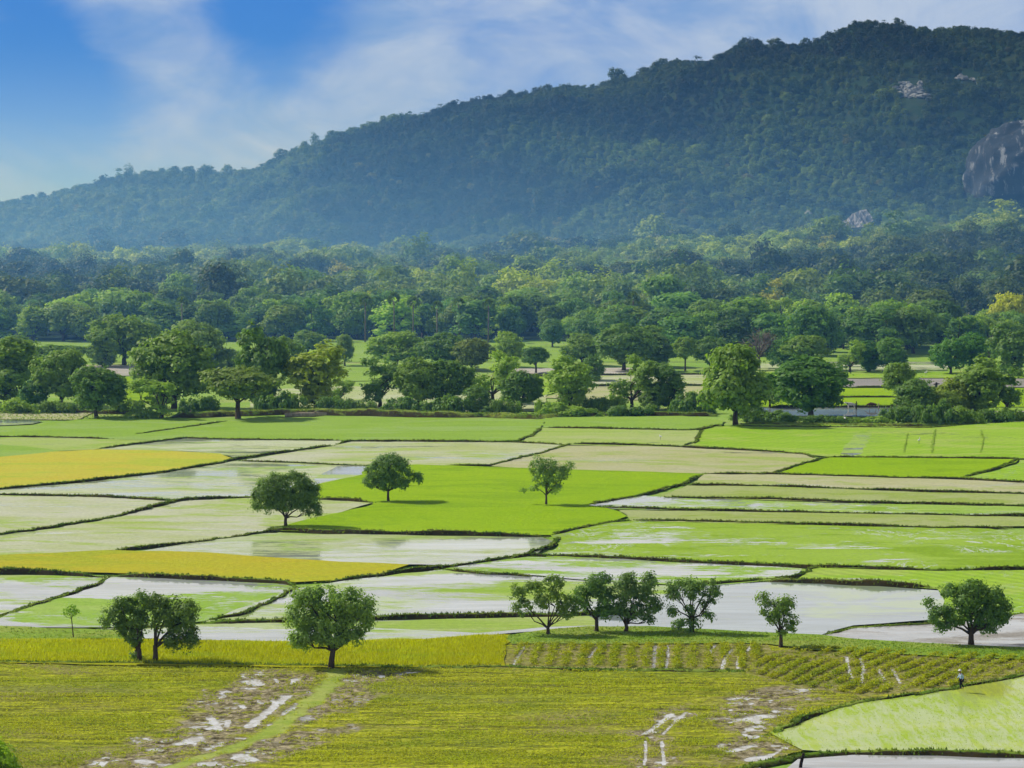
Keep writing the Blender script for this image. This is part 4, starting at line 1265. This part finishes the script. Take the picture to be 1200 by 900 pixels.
def wood_tint(rng):
    r = rng.random()
    if r < .34: b = np.array([.75, .95, 1.05])
    elif r < .66: b = np.array([1.05, 1.15, 1.0])
    elif r < .92: b = np.array([1.6, 1.55, 1.05])
    else: b = np.array([1.2, 1.15, 1.7])
    return tuple(b * rng.uniform(.8, 1.2))


rw = np.random.default_rng(77)
wood = []
row = 0
Y = 800.0
while len(wood) < 205:
    half = .2 * Y + 22
    x = -half + rw.uniform(0, 8)
    while x < half:
        px = x / Y * FPX + 600
        edge = np.interp(px, [0, 350, 600, 660, 860, 1110, 1250], [796, 800, 800, 760, 725, 735, 720])
        if Y + 0 >= 0:
            wood.append((x + rw.normal(0, 2.5), Y + rw.normal(0, 3) - (800 - edge) * (1 if Y < 870 else max(0, 1 - (Y - 870) / 60)), rw.choice([rw.uniform(7, 11), rw.uniform(10, 14.5)])))
        x += rw.uniform(9.0, 14.5)
    Y += 13.5; row += 1
WOOD_END = Y
GW = 'broadleaf trees at the front of the wood'
kinds = list(FM)
for i, (x, y, h) in enumerate(wood[:230]):
    kd = kinds[rw.choice(4, p=[.56, .26, .06, .12])]
    copy_tree(FM[kd][rw.integers(0, 3)], (x, y, float(max(0, hill_z(x, y)))), h * rw.uniform(.8, 1.2), h, rw.uniform(0, 6.28), tuple(np.array(wood_tint(rw)) * rw.uniform(.7, 1.35)),
              'broadleaf tree among the many at the front of the wood below the hill', GW, 'forest_tree')
for px, py, w, h, kd, tint, label in ((442, 382, 34, 40, 'round', (3.0, 1.7, .7), 'orange brown tree standing out in the wood left of centre'),
                                      (1182, 400, 50, 54, 'round', (2.9, 2.0, .6), 'golden yellow tree in the wood at the right edge'),
                                      (722, 396, 46, 40, 'round', (2.0, 1.9, .8), 'yellow green tree in the wood right of centre'),
                                      (775, 388, 50, 64, 'tall', (1.1, 1.3, 1.0), 'tallest rounded tree rising above the wood right of centre'),
                                      (210, 372, 44, 50, 'round', (1.4, 1.5, .8), 'sunlit yellowish tree high in the left part of the wood')):
    p = G(px, py, 0); s = ppm(p)
    copy_tree(FM[kd][0], p, w / s, h / s, 1.0, tint, label, 'trees standing out in the wood', 'forest_tree')
for i in range(0, 16, 2):
    px = [428, 446, 462, 470, 484, 497, 512, 524, 538, 556, 572, 205, 214, 598, 742, 850][i]
    p = G(px, random.uniform(398, 404) if px < 700 else 404, 0)
    copy_tree(PALM, p, 5.0, random.uniform(12.5, 16), random.uniform(0, 6), MD if i % 2 else LT, 'tall slender fan palm with bare pale trunk in the wood front', 'fan palms in the wood', 'palm_tree', 'palm')

# ------------------------------------------------------------------ the rest of the wood, up and over the hill: one mass
ROCKS = [  # px, py, width px, height px
    (1215, 205, 190, 100), (1002, 277, 56, 58), (1068, 113, 38, 52), (1130, 96, 38, 26), (946, 259, 10, 6), (1062, 80, 22, 18)]
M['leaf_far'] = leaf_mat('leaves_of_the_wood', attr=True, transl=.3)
src = bpy.data.collections.new('wood_tree_shapes')
for i, kd in enumerate(('round', 'round', 'tall', 'round', 'loose', 'tall')):
    L = kind_lobes(kd, 900 + i)
    V, F, A = crown_geo(L, 1.15, 13, .43, 1.0, 900 + i)
    o = mesh_np('wood_crown', V, F, M['leaf_far'], None, A, link=False)
    src.objects.link(o)
rf = np.random.default_rng(21)


def scatter(y0, y1, gap, size, wfac=.205, wadd=40):
    out = []
    Y = y0
    while Y < y1:
        g = gap if not callable(gap) else gap(Y)
        half = wfac * Y + wadd
        x = np.arange(-half, half, g)
        out.append(np.column_stack([x + rf.normal(0, g * .3, len(x)), Y + rf.normal(0, g * .3, len(x)), np.full(len(x), size if not callable(size) else size(Y))]))
        Y += g * .95
    return np.concatenate(out)


pts = np.concatenate([scatter(WOOD_END - 4, 1150, 8.0, 10.2), scatter(1150, 1700, 7.2, 9.0), scatter(1700, 2700, 5.7, 6.6)])
X, Yv, H = pts.T
H = H * np.exp(rf.normal(0, .30, len(H))) * np.where((rf.random(len(H)) < .05) & (Yv > 1900), 1.6, 1) * (.85 + .4 * (fbm(X / 30, Yv / 30) - .3))
Zv = hill_z(X, Yv)
up = sstep(25, 70, Zv)
H = H * (1 - .22 * up)
keep = np.ones(len(X), bool)
PXs = 600 + FPX * X / Yv; PYs = 230 - (Zv - CAM_H) / Yv * FPX
for (px, py, w, h) in ROCKS:
    keep &= ~((((PXs - px) / (w * .42)) ** 2 + ((PYs - py) / (h * .46)) ** 2 + (fbm(X / 14, Yv / 30, 3) - .5) * 1.6 < 1) & (Yv > 1250))
heath = (sstep(.48, .62, fbm(X / 80 + 5, Yv / 70 + 2, 4)) * sstep(60, 120, Zv) * sstep(100, 260, X))
keep &= rf.random(len(X)) > heath * .35
X, Yv, H, Zv, heath = X[keep], Yv[keep], H[keep], Zv[keep], heath[keep]
n = len(X)
tint = np.array([wood_tint(rf) for _ in range(n)])
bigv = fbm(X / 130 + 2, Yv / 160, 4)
lit = (.40 + 1.2 * sstep(.36, .64, bigv)) * (.75 + .5 * fbm(X / 28, Yv / 45 + 8, 3))  # noise patches of sun and cloud shade, put into the leaf tint
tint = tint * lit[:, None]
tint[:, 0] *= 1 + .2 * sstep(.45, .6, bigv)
yl = rf.random(n) < .006
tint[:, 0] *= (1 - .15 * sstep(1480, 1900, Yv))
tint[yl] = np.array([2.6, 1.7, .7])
hi = sstep(70, 170, Zv)  # cloud shade on the upper hill, darkened into the leaf tint by height
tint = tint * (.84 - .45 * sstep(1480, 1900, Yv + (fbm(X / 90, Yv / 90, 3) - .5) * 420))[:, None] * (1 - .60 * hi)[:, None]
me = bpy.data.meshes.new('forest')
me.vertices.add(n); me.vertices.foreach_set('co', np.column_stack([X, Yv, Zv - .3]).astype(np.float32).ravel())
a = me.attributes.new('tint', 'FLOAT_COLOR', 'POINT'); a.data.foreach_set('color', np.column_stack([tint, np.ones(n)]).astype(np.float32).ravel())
a = me.attributes.new('scl', 'FLOAT_VECTOR', 'POINT')
wd = H * rf.uniform(.85, 1.3, n) / 9.2
a.data.foreach_set('vector', np.column_stack([wd, wd, H / 9.6]).astype(np.float32).ravel())
a = me.attributes.new('rot', 'FLOAT_VECTOR', 'POINT'); a.data.foreach_set('vector', np.column_stack([np.zeros(n), np.zeros(n), rf.uniform(0, 6.28, n)]).astype(np.float32).ravel())
a = me.attributes.new('idx', 'INT', 'POINT'); a.data.foreach_set('value', rf.integers(0, 6, n).astype(np.int32))
fo = bpy.data.objects.new('forest', me); C.objects.link(fo)
tag(fo, kind='stuff')
ng = bpy.data.node_groups.new('plant_the_wood', 'GeometryNodeTree')
ng.interface.new_socket('Geometry', in_out='INPUT', socket_type='NodeSocketGeometry'); ng.interface.new_socket('Geometry', in_out='OUTPUT', socket_type='NodeSocketGeometry')
gi = ng.nodes.new('NodeGroupInput'); go = ng.nodes.new('NodeGroupOutput')
ci = ng.nodes.new('GeometryNodeCollectionInfo'); ci.inputs['Collection'].default_value = src; ci.inputs['Separate Children'].default_value = True; ci.inputs['Reset Children'].default_value = True
ip = ng.nodes.new('GeometryNodeInstanceOnPoints'); ip.inputs['Pick Instance'].default_value = True


def named(nm, typ):
    x = ng.nodes.new('GeometryNodeInputNamedAttribute'); x.data_type = typ; x.inputs['Name'].default_value = nm
    return [s for s in x.outputs if s.enabled and s.name == 'Attribute'][0]


ng.links.new(gi.outputs[0], ip.inputs['Points']); ng.links.new(ci.outputs[0], ip.inputs['Instance'])
ng.links.new(named('idx', 'INT'), ip.inputs['Instance Index']); ng.links.new(named('scl', 'FLOAT_VECTOR'), ip.inputs['Scale'])
e2r = ng.nodes.new('FunctionNodeEulerToRotation'); ng.links.new(named('rot', 'FLOAT_VECTOR'), e2r.inputs[0]); ng.links.new(e2r.outputs[0], ip.inputs['Rotation'])
ng.links.new(ip.outputs[0], go.inputs[0])
md = fo.modifiers.new('plant_the_wood', 'NODES'); md.node_group = ng
print('forest instances', n)

# ------------------------------------------------------------------ bare rock on the hill
t = NT('hill_rock')
tc = t.n('ShaderNodeTexCoord'); mp = t.n('ShaderNodeMapping'); mp.inputs['Scale'].default_value = (1, 1, .12); t.l(tc.outputs['Object'], mp.inputs['Vector'])
n1 = t.noise(mp.outputs['Vector'], .22, 5, .65, .6); n2 = t.noise(tc.outputs['Object'], .12, 5, .6)
col = t.mix(t.ss(n1, .52, .66), alb(48, 55, 60), alb(150, 154, 156)); col = t.mix(t.ss(n2, .42, .56), col, alb(36, 43, 48))
M['rock_dark'] = t.done(t.bsdf(col, .85, .2, t.bump(n1, .6, 1.0)))
M['rock_grey'] = plain_mat('grey_rock', (150, 152, 150), (80, 86, 88), .2, .85, (1, 1, 1), .6)
M['rock_streak'] = plain_mat('streaked_rock', (206, 206, 206), (120, 120, 124), .5, .85, (1.2, .1, .15), .6)
M['rock_pale'] = plain_mat('pale_rock', (184, 188, 184), (112, 118, 116), .3, .85, (1, 1, 1), .6)


ROCK_SHAPES = []
for k in range(5):
    g = Geo(); g.blob((0, 0, 0), (1.3, .9, .9), 9, 6, .5, 70 + k)
    ROCK_SHAPES.append(g.build('boulder', None, None, smooth=False, link=False).data)


def boulders(px, py, w, h, mat, label, group, n, lo, hi, seed):
    rg = np.random.default_rng(seed)
    p = on_hill(px, py); s = ppm(p)
    for k in range(n):
        x = p[0] + rg.normal(0, .27) * w / s; y = p[1] + rg.normal(0, .27) * h / s * 2.2
        o = bpy.data.objects.new('boulder', ROCK_SHAPES[k % 5]); C.objects.link(o)
        if not o.data.materials: o.data.materials.append(mat)
        o.material_slots[0].link = 'OBJECT'; o.material_slots[0].material = mat
        z = rg.uniform(lo, hi)
        o.location = (float(x), float(y), float(hill_z(x, y)) + z * .35); o.scale = (z * rg.uniform(.8, 1.5), z, z * rg.uniform(.7, 1.2)); o.rotation_euler = (rg.uniform(-.4, .4), rg.uniform(-.4, .4), rg.uniform(0, 6))
        tag(o, label, 'boulder', group)


def slab(px, py, w, h, tilt, label):
    p = on_hill(px, py); s = ppm(p)
    rg = np.random.default_rng(int(px)); nu, nv = 14, 8; V = []
    for i in range(nv + 1):
        for j in range(nu + 1):
            u = j / nu - .5; v = i / nv
            V.append((u * w / s + rg.normal(0, .15), -v * .0 + rg.normal(0, .25) - (1 - v) * 5 - math.cos(u * 3) * 2, v * h / s * (1 - .9 * u * u) + rg.normal(0, .15)))
    F = [[i * (nu + 1) + j, i * (nu + 1) + j + 1, (i + 1) * (nu + 1) + j + 1, (i + 1) * (nu + 1) + j] for i in range(nv) for j in range(nu)]
    o = mesh_np('rock_slab', np.array(V), F, M['rock_streak'])
    o.location = (float(p[0]), float(p[1]), float(p[2]) - .5); o.rotation_euler = (0, tilt, 0)
    tag(o, label, 'rock', 'bare rocks on the hillside')


def rock_dome():
    p = on_hill(1230, 232); s = ppm(p)
    nu, nv = 90, 40; V = []
    for i in range(nv + 1):
        th = math.pi * .5 * i / nv
        for j in range(nu):
            ph = 2 * math.pi * j / nu
            st = math.sin(th) ** .62; ct = math.cos(th) ** .8 if i < nv else 0
            x = st * math.cos(ph); y = st * math.sin(ph)
            d = 1 + .30 * (float(fbm(x * 2.2 + 8, y * 2.2 + ct * 3.1, 4)) - .5) + .10 * (float(fbm(x * 9 + 30, ct * 1.2 + y * 9, 3)) - .5)
            V.append((x * 98 / s * d, y * 60 / s * d, (ct * 104 - 8) / s * d))
    F = [[i * nu + j, (i + 1) * nu + j, (i + 1) * nu + (j + 1) % nu, i * nu + (j + 1) % nu] for i in range(nv) for j in range(nu)]
    o = mesh_np('rock_dome', np.array(V), F, M['rock_dark'], smooth=True)
    o.location = tuple(map(float, p)); o.rotation_euler = (R(-14), 0, 0)
    tag(o, 'great dark rock dome with pale streaks at right edge of the hill', 'rock', 'bare rocks on the hillside')


rock_dome()
slab(1010, 265, 30, 19, -.55, 'pale slanting rock slab low on the right of the hill')
slab(988, 269, 18, 10, -.7, 'smaller pale slab leaning left of the tall slanting one')
boulders(978, 268, 16, 6, M['rock_pale'], 'pale boulder in the low heap left of the slanting slab', 'boulders beside the slab', 6, 2.0, 3.6, 3)
boulders(1068, 110, 32, 46, M['rock_grey'], 'grey boulder in the broken rock field high on the hill', 'boulders of the rock field', 46, 1.2, 3.2, 4)
boulders(1128, 92, 34, 16, M['rock_grey'], 'pale rock in the slanting line right of the rock field', 'rocks of the slanting line', 16, 1.2, 2.6, 5)
boulders(946, 258, 5, 3, M['rock_pale'], 'single whitish boulder among trees left of the slab', 'lone boulder', 1, 4.0, 4.2, 6)


# ------------------------------------------------------------------ people, animals and small things
def skin(name, pts, edges, rad, mat, parent=None, sub=2, root=0):
    me = bpy.data.meshes.new(name); me.from_pydata([tuple(map(float, p)) for p in pts], edges, []); me.update()
    me.materials.append(mat)
    o = bpy.data.objects.new(name, me); C.objects.link(o)
    if parent: o.parent = parent
    s = o.modifiers.new('skin', 'SKIN'); s.use_smooth_shade = True
    for i, r in enumerate(rad):
        me.skin_vertices[0].data[i].radius = r if isinstance(r, tuple) else (r, r)
        me.skin_vertices[0].data[i].use_root = i == root
    b = o.modifiers.new('subdivision', 'SUBSURF'); b.levels = sub; b.render_levels = sub
    return o


M['skin'] = plain_mat('skin', (150, 104, 78), (138, 94, 70), 4, .6, bump=.05)
M['shirt'] = plain_mat('blue_shirt_cloth', (190, 214, 238), (164, 196, 228), 5, .85)
M['trousers'] = plain_mat('dark_trouser_cloth', (34, 34, 40), (26, 26, 32), 5, .9)
M['hat'] = plain_mat('white_hat_cloth', (236, 234, 226), (222, 220, 212), 5, .8)
M['hair'] = plain_mat('black_hair', (22, 20, 18), (30, 26, 24), 9, .6)


def farmer():
    p = G(1126.5, 807.5, .55)
    root = empty('person', p, R(8))
    tag(root, 'person in light blue shirt, dark trousers and white hat walking the bank', 'person')
    # walking to the left (-X), leaning a little forward
    J = {'pel': (0, 0, .90), 'wai': (-.02, 0, 1.06), 'che': (-.06, 0, 1.28), 'nek': (-.10, 0, 1.45), 'hd0': (-.13, 0, 1.54), 'hd1': (-.15, 0, 1.66), 'hd2': (-.15, 0, 1.73),
         'hl': (0, -.09, .86), 'kl': (-.16, -.10, .48), 'al': (-.07, -.10, .09), 'tl': (-.24, -.11, .04),
         'hr': (0, .09, .86), 'kr': (.04, .10, .47), 'ar': (.26, .10, .14), 'tr': (.12, .11, .05),
         'sl': (-.07, -.19, 1.38), 'el': (.12, -.24, 1.14), 'wl': (.02, -.22, .93), 'ml': (-.03, -.22, .86),
         'sr': (-.07, .19, 1.38), 'er': (-.16, .25, 1.12), 'wr': (-.32, .20, .98), 'mr': (-.37, .18, .93)}
    Rr = {'pel': (.15, .12), 'wai': (.13, .10), 'che': (.16, .11), 'nek': .055, 'hd0': .075, 'hd1': .098, 'hd2': .075, 'hl': .085, 'kl': .058, 'al': .042, 'tl': .035, 'hr': .085, 'kr': .058, 'ar': .042, 'tr': .035,
          'sl': .058, 'el': .042, 'wl': .030, 'ml': .034, 'sr': .058, 'er': .042, 'wr': .030, 'mr': .034}
    E = [('pel', 'wai'), ('wai', 'che'), ('che', 'nek'), ('nek', 'hd0'), ('hd0', 'hd1'), ('hd1', 'hd2'), ('pel', 'hl'), ('hl', 'kl'), ('kl', 'al'), ('al', 'tl'), ('pel', 'hr'), ('hr', 'kr'), ('kr', 'ar'), ('ar', 'tr'),
         ('che', 'sl'), ('sl', 'el'), ('el', 'wl'), ('wl', 'ml'), ('che', 'sr'), ('sr', 'er'), ('er', 'wr'), ('wr', 'mr')]
    for sd_, s in (('l', -1), ('r', 1)):
        w = np.array(J['w' + sd_]); m = np.array(J['m' + sd_]); d = (m - w) / np.linalg.norm(m - w)
        for q in range(4):
            b1 = m + d * .035 + np.array([0, (q - 1.5) * .017, 0]); b2 = b1 + d * (.035 + .006 * (1.5 - abs(q - 1.5))) + np.array([-.012, 0, -.012])
            J[f'f{sd_}{q}'] = b1; J[f'g{sd_}{q}'] = b2; Rr[f'f{sd_}{q}'] = .010; Rr[f'g{sd_}{q}'] = .008
            E += [('m' + sd_, f'f{sd_}{q}'), (f'f{sd_}{q}', f'g{sd_}{q}')]
        th = w * .5 + m * .5 + np.array([-.04, -s * .02, 0]); J['t' + sd_ + 'h'] = th; Rr['t' + sd_ + 'h'] = .010; E.append(('m' + sd_, 't' + sd_ + 'h'))
    K = list(J); ix = {k_: i for i, k_ in enumerate(K)}
    skin('body', [J[k_] for k_ in K], [(ix[a_], ix[b_]) for a_, b_ in E], [Rr[k_] for k_ in K], M['skin'], root, 2, ix['pel'])

    def sub(name, keys, ex, mat, grow, rt):
        kk = {k_: i for i, k_ in enumerate(keys)}
        rr = [tuple(np.array(Rr[k_]) * grow + .012) if isinstance(Rr[k_], tuple) else Rr[k_] * grow + .012 for k_ in keys]
        skin(name, [J[k_] for k_ in keys], [(kk[a_], kk[b_]) for a_, b_ in E if a_ in kk and b_ in kk], rr, mat, root, 2, kk[rt])
    sub('shirt', ['pel', 'wai', 'che', 'sl', 'el', 'wl', 'sr', 'er', 'wr'], None, M['shirt'], 1.22, 'che')
    sub('trousers', ['pel', 'hl', 'kl', 'al', 'hr', 'kr', 'ar'], None, M['trousers'], 1.2, 'pel')
    g = Geo(); c = np.array(J['hd1'])
    k_ = 18; prof = [(.19, .07), (.165, .085), (.125, .10), (.115, .17), (.07, .205), (.01, .21)]
    vv = [(c[0] + r_ * math.cos(2 * math.pi * j / k_), c[1] + r_ * math.sin(2 * math.pi * j / k_), c[2] - .03 + z_) for r_, z_ in prof for j in range(k_)]
    ff = [[i * k_ + j, i * k_ + (j + 1) % k_, (i + 1) * k_ + (j + 1) % k_, (i + 1) * k_ + j] for i in range(len(prof) - 1) for j in range(k_)]
    g.add(vv, ff); g.build('hat', M['hat'], root)
    g = Geo(); g.blob((c[0] - .115, 0, c[2] - .035), (.022, .018, .028), 8, 6)
    g.build('nose', M['skin'], root)
    for s in (-1, 1):
        g = Geo(); g.blob((c[0] - .088, s * .036, c[2] - .005), (.012, .013, .009), 8, 6); g.build('eye', M['hair'], root)
    g = Geo(); g.blob((c[0] + .03, 0, c[2] - .01), (.085, .092, .085), 10, 8); g.build('hair', M['hair'], root)


farmer()

M['cow_white'] = plain_mat('white_hide', (232, 226, 216), (210, 202, 190), 1.5, .8)
M['cow_brown'] = plain_mat('brown_hide', (92, 60, 44), (70, 46, 36), 1.5, .8)
M['horn'] = plain_mat('horn', (90, 84, 74), (60, 56, 50), 5, .5)


def cow(px, py, mat, label, rz, graze):
    root = empty('cow', G(px, py, .1), rz); tag(root, label, 'cow', 'cattle standing beside the silver water')
    hz_, hx = (1.35, 1.32) if not graze else (.62, 1.38)
    P = [(-.75, 0, 1.08), (-.3, 0, 1.0), (.2, 0, 1.0), (.6, 0, 1.08), (.95, 0, 1.22 if not graze else 1.0), (1.15, 0, hz_), (hx + .22, 0, hz_ - .16),
         (.55, -.17, .82), (.55, -.18, .42), (.56, -.18, .05), (.55, .17, .82), (.50, .18, .42), (.48, .18, .05),
         (-.72, -.17, .85), (-.62, -.19, .62), (-.80, -.19, .38), (-.76, -.19, .05), (-.72, .17, .85), (-.64, .19, .62), (-.84, .19, .38), (-.82, .19, .05), (-.98, 0, 1.05), (-1.05, 0, .45)]
    E = [(0, 1), (1, 2), (2, 3), (3, 4), (4, 5), (5, 6), (3, 7), (7, 8), (8, 9), (3, 10), (10, 11), (11, 12), (0, 13), (13, 14), (14, 15), (15, 16), (0, 17), (17, 18), (18, 19), (19, 20), (0, 21), (21, 22)]
    r = [.27, .33, .36, .33, .19, .15, .09, .13, .075, .06, .13, .075, .06, .17, .11, .065, .055, .17, .11, .065, .055, .05, .035]
    skin('body', P, E, r, mat, root, 2, 2)
    h = np.array(P[5])
    for s in (-1, 1):
        g = Geo(); g.tube([h + (0, s * .09, .10), h + (.02, s * .2, .17), h + (.05, s * .22, .32)], [.03, .022, .006], 6); g.build('horn', M['horn'], root)
        g = Geo(); g.blob(tuple(h + (-.03, s * .20, .04)), (.035, .10, .055), 8, 6); g.build('ear', mat, root)


cow(997, 479, M['cow_white'], 'white cow standing by the silver water on the right', R(185), False)
cow(1022, 479, M['cow_brown'], 'dark brown cow right of the white one by the water', R(165), True)

M['wood'] = plain_mat('weathered_wood', (120, 104, 84), (70, 60, 48), 4, .9, (1, 1, .2), .6)
M['wood_pale'] = plain_mat('bleached_wood', (176, 164, 140), (140, 128, 106), 4, .9, (1, 1, .2), .6)
M['wood_dark'] = plain_mat('dark_wood', (58, 46, 36), (34, 28, 24), 4, .9, (1, 1, .2), .6)


def post(px, py, h_px, r, mat, label, lean=.05, name='fence_post'):
    p = G(px, py, .05); h = h_px / ppm(p)
    root = empty(name, p); tag(root, label, 'post', 'wooden posts')
    g = Geo(); g.tube([(0, 0, -.3), (lean * h * .4, .01, h * .4), (lean * h, 0, h * .93), (lean * h * 1.1, .02, h)], [r * 1.15, r, r * .85, r * .5], 8)
    g.build('stake', mat, root)
    g = Geo(); z = h * .72
    g.tube([(lean * h * .7 - r * 2.2, -.02, z - .05), (lean * h * .7, -.02, z), (lean * h * .7 + r * 2.4, -.02, z + .06)], [r * .4, r * .45, r * .35], 6)
    g.build('branch_stub', mat, root)


post(937, 902, 20, .13, M['wood_dark'], 'dark weathered stake at bottom edge by the curved bank', .22)
post(1003.5, 480, 10, .13, M['wood_dark'], 'dark post between the white cow and brown cow', 0)
post(1029.5, 480, 8, .10, M['wood_pale'], 'pale post just right of the brown cow', 0)
post(1097, 455, 7, .3, M['wood_dark'], 'short black stump on the grey ploughed strip', .05, 'tree_stump')
post(222, 488, 8, .10, M['wood_pale'], 'pale post on the bank between left clump and mushroom tree', .25)

g = Geo()
rg = np.random.default_rng(3)
g.tube([(-4, 0, .5), (-1, .1, .55), (2, 0, .5), (4.5, .2, .6)], [.45, .5, .48, .3], 9)
g.tube([(1.5, 0, .7), (2.8, -.4, 1.3)], [.2, .1], 6)
o = g.build('fallen_log', M['wood_pale']); o.location = tuple(map(float, G(357, 489, 0))); o.rotation_euler = (0, 0, .15)
tag(o, 'long pale fallen log lying on the bank below the yellowish tree', 'log')

M['feather'] = plain_mat('white_feathers', (240, 240, 236), (226, 226, 222), 6, .8)
M['beak'] = plain_mat('yellow_beak', (220, 170, 60), (190, 140, 50), 6, .5)


def egret(px, py, label, rz, k=1.0):
    p = G(px, py, .3)
    root = empty('egret', p, rz); tag(root, label, 'bird', 'white egrets on the fields'); root.scale = (k, k, k)
    skin('body', [(-.32, 0, .52), (-.1, 0, .55), (.12, 0, .60), (.24, 0, .74), (.18, 0, .92), (.27, 0, 1.0)], [(0, 1), (1, 2), (2, 3), (3, 4), (4, 5)], [.05, .15, .12, .05, .04, .05], M['feather'], root, 2, 1)
    g = Geo(); g.tube([(.31, 0, 1.0), (.47, 0, .97)], [.02, .004], 6); g.build('beak', M['beak'], root)
    for s in (-1, 1):
        g = Geo(); g.tube([(0, s * .05, .48), (.03, s * .05, .25), (0, s * .05, -.05)], [.018, .014, .014], 5); g.build('leg', M['wood_dark'], root)


egret(1085, 440, 'egret standing by the pale strip under the far trees', .4, 1.3)
egret(990, 494, 'egret at the foot of the hedge below the white cow', 2.0, 1.2)
egret(1077, 520, 'egret in the lime green field at upper right', 1.0, 1.2)
egret(774, 515, 'egret at right end of the pale green strip', 2.6, 1.0)
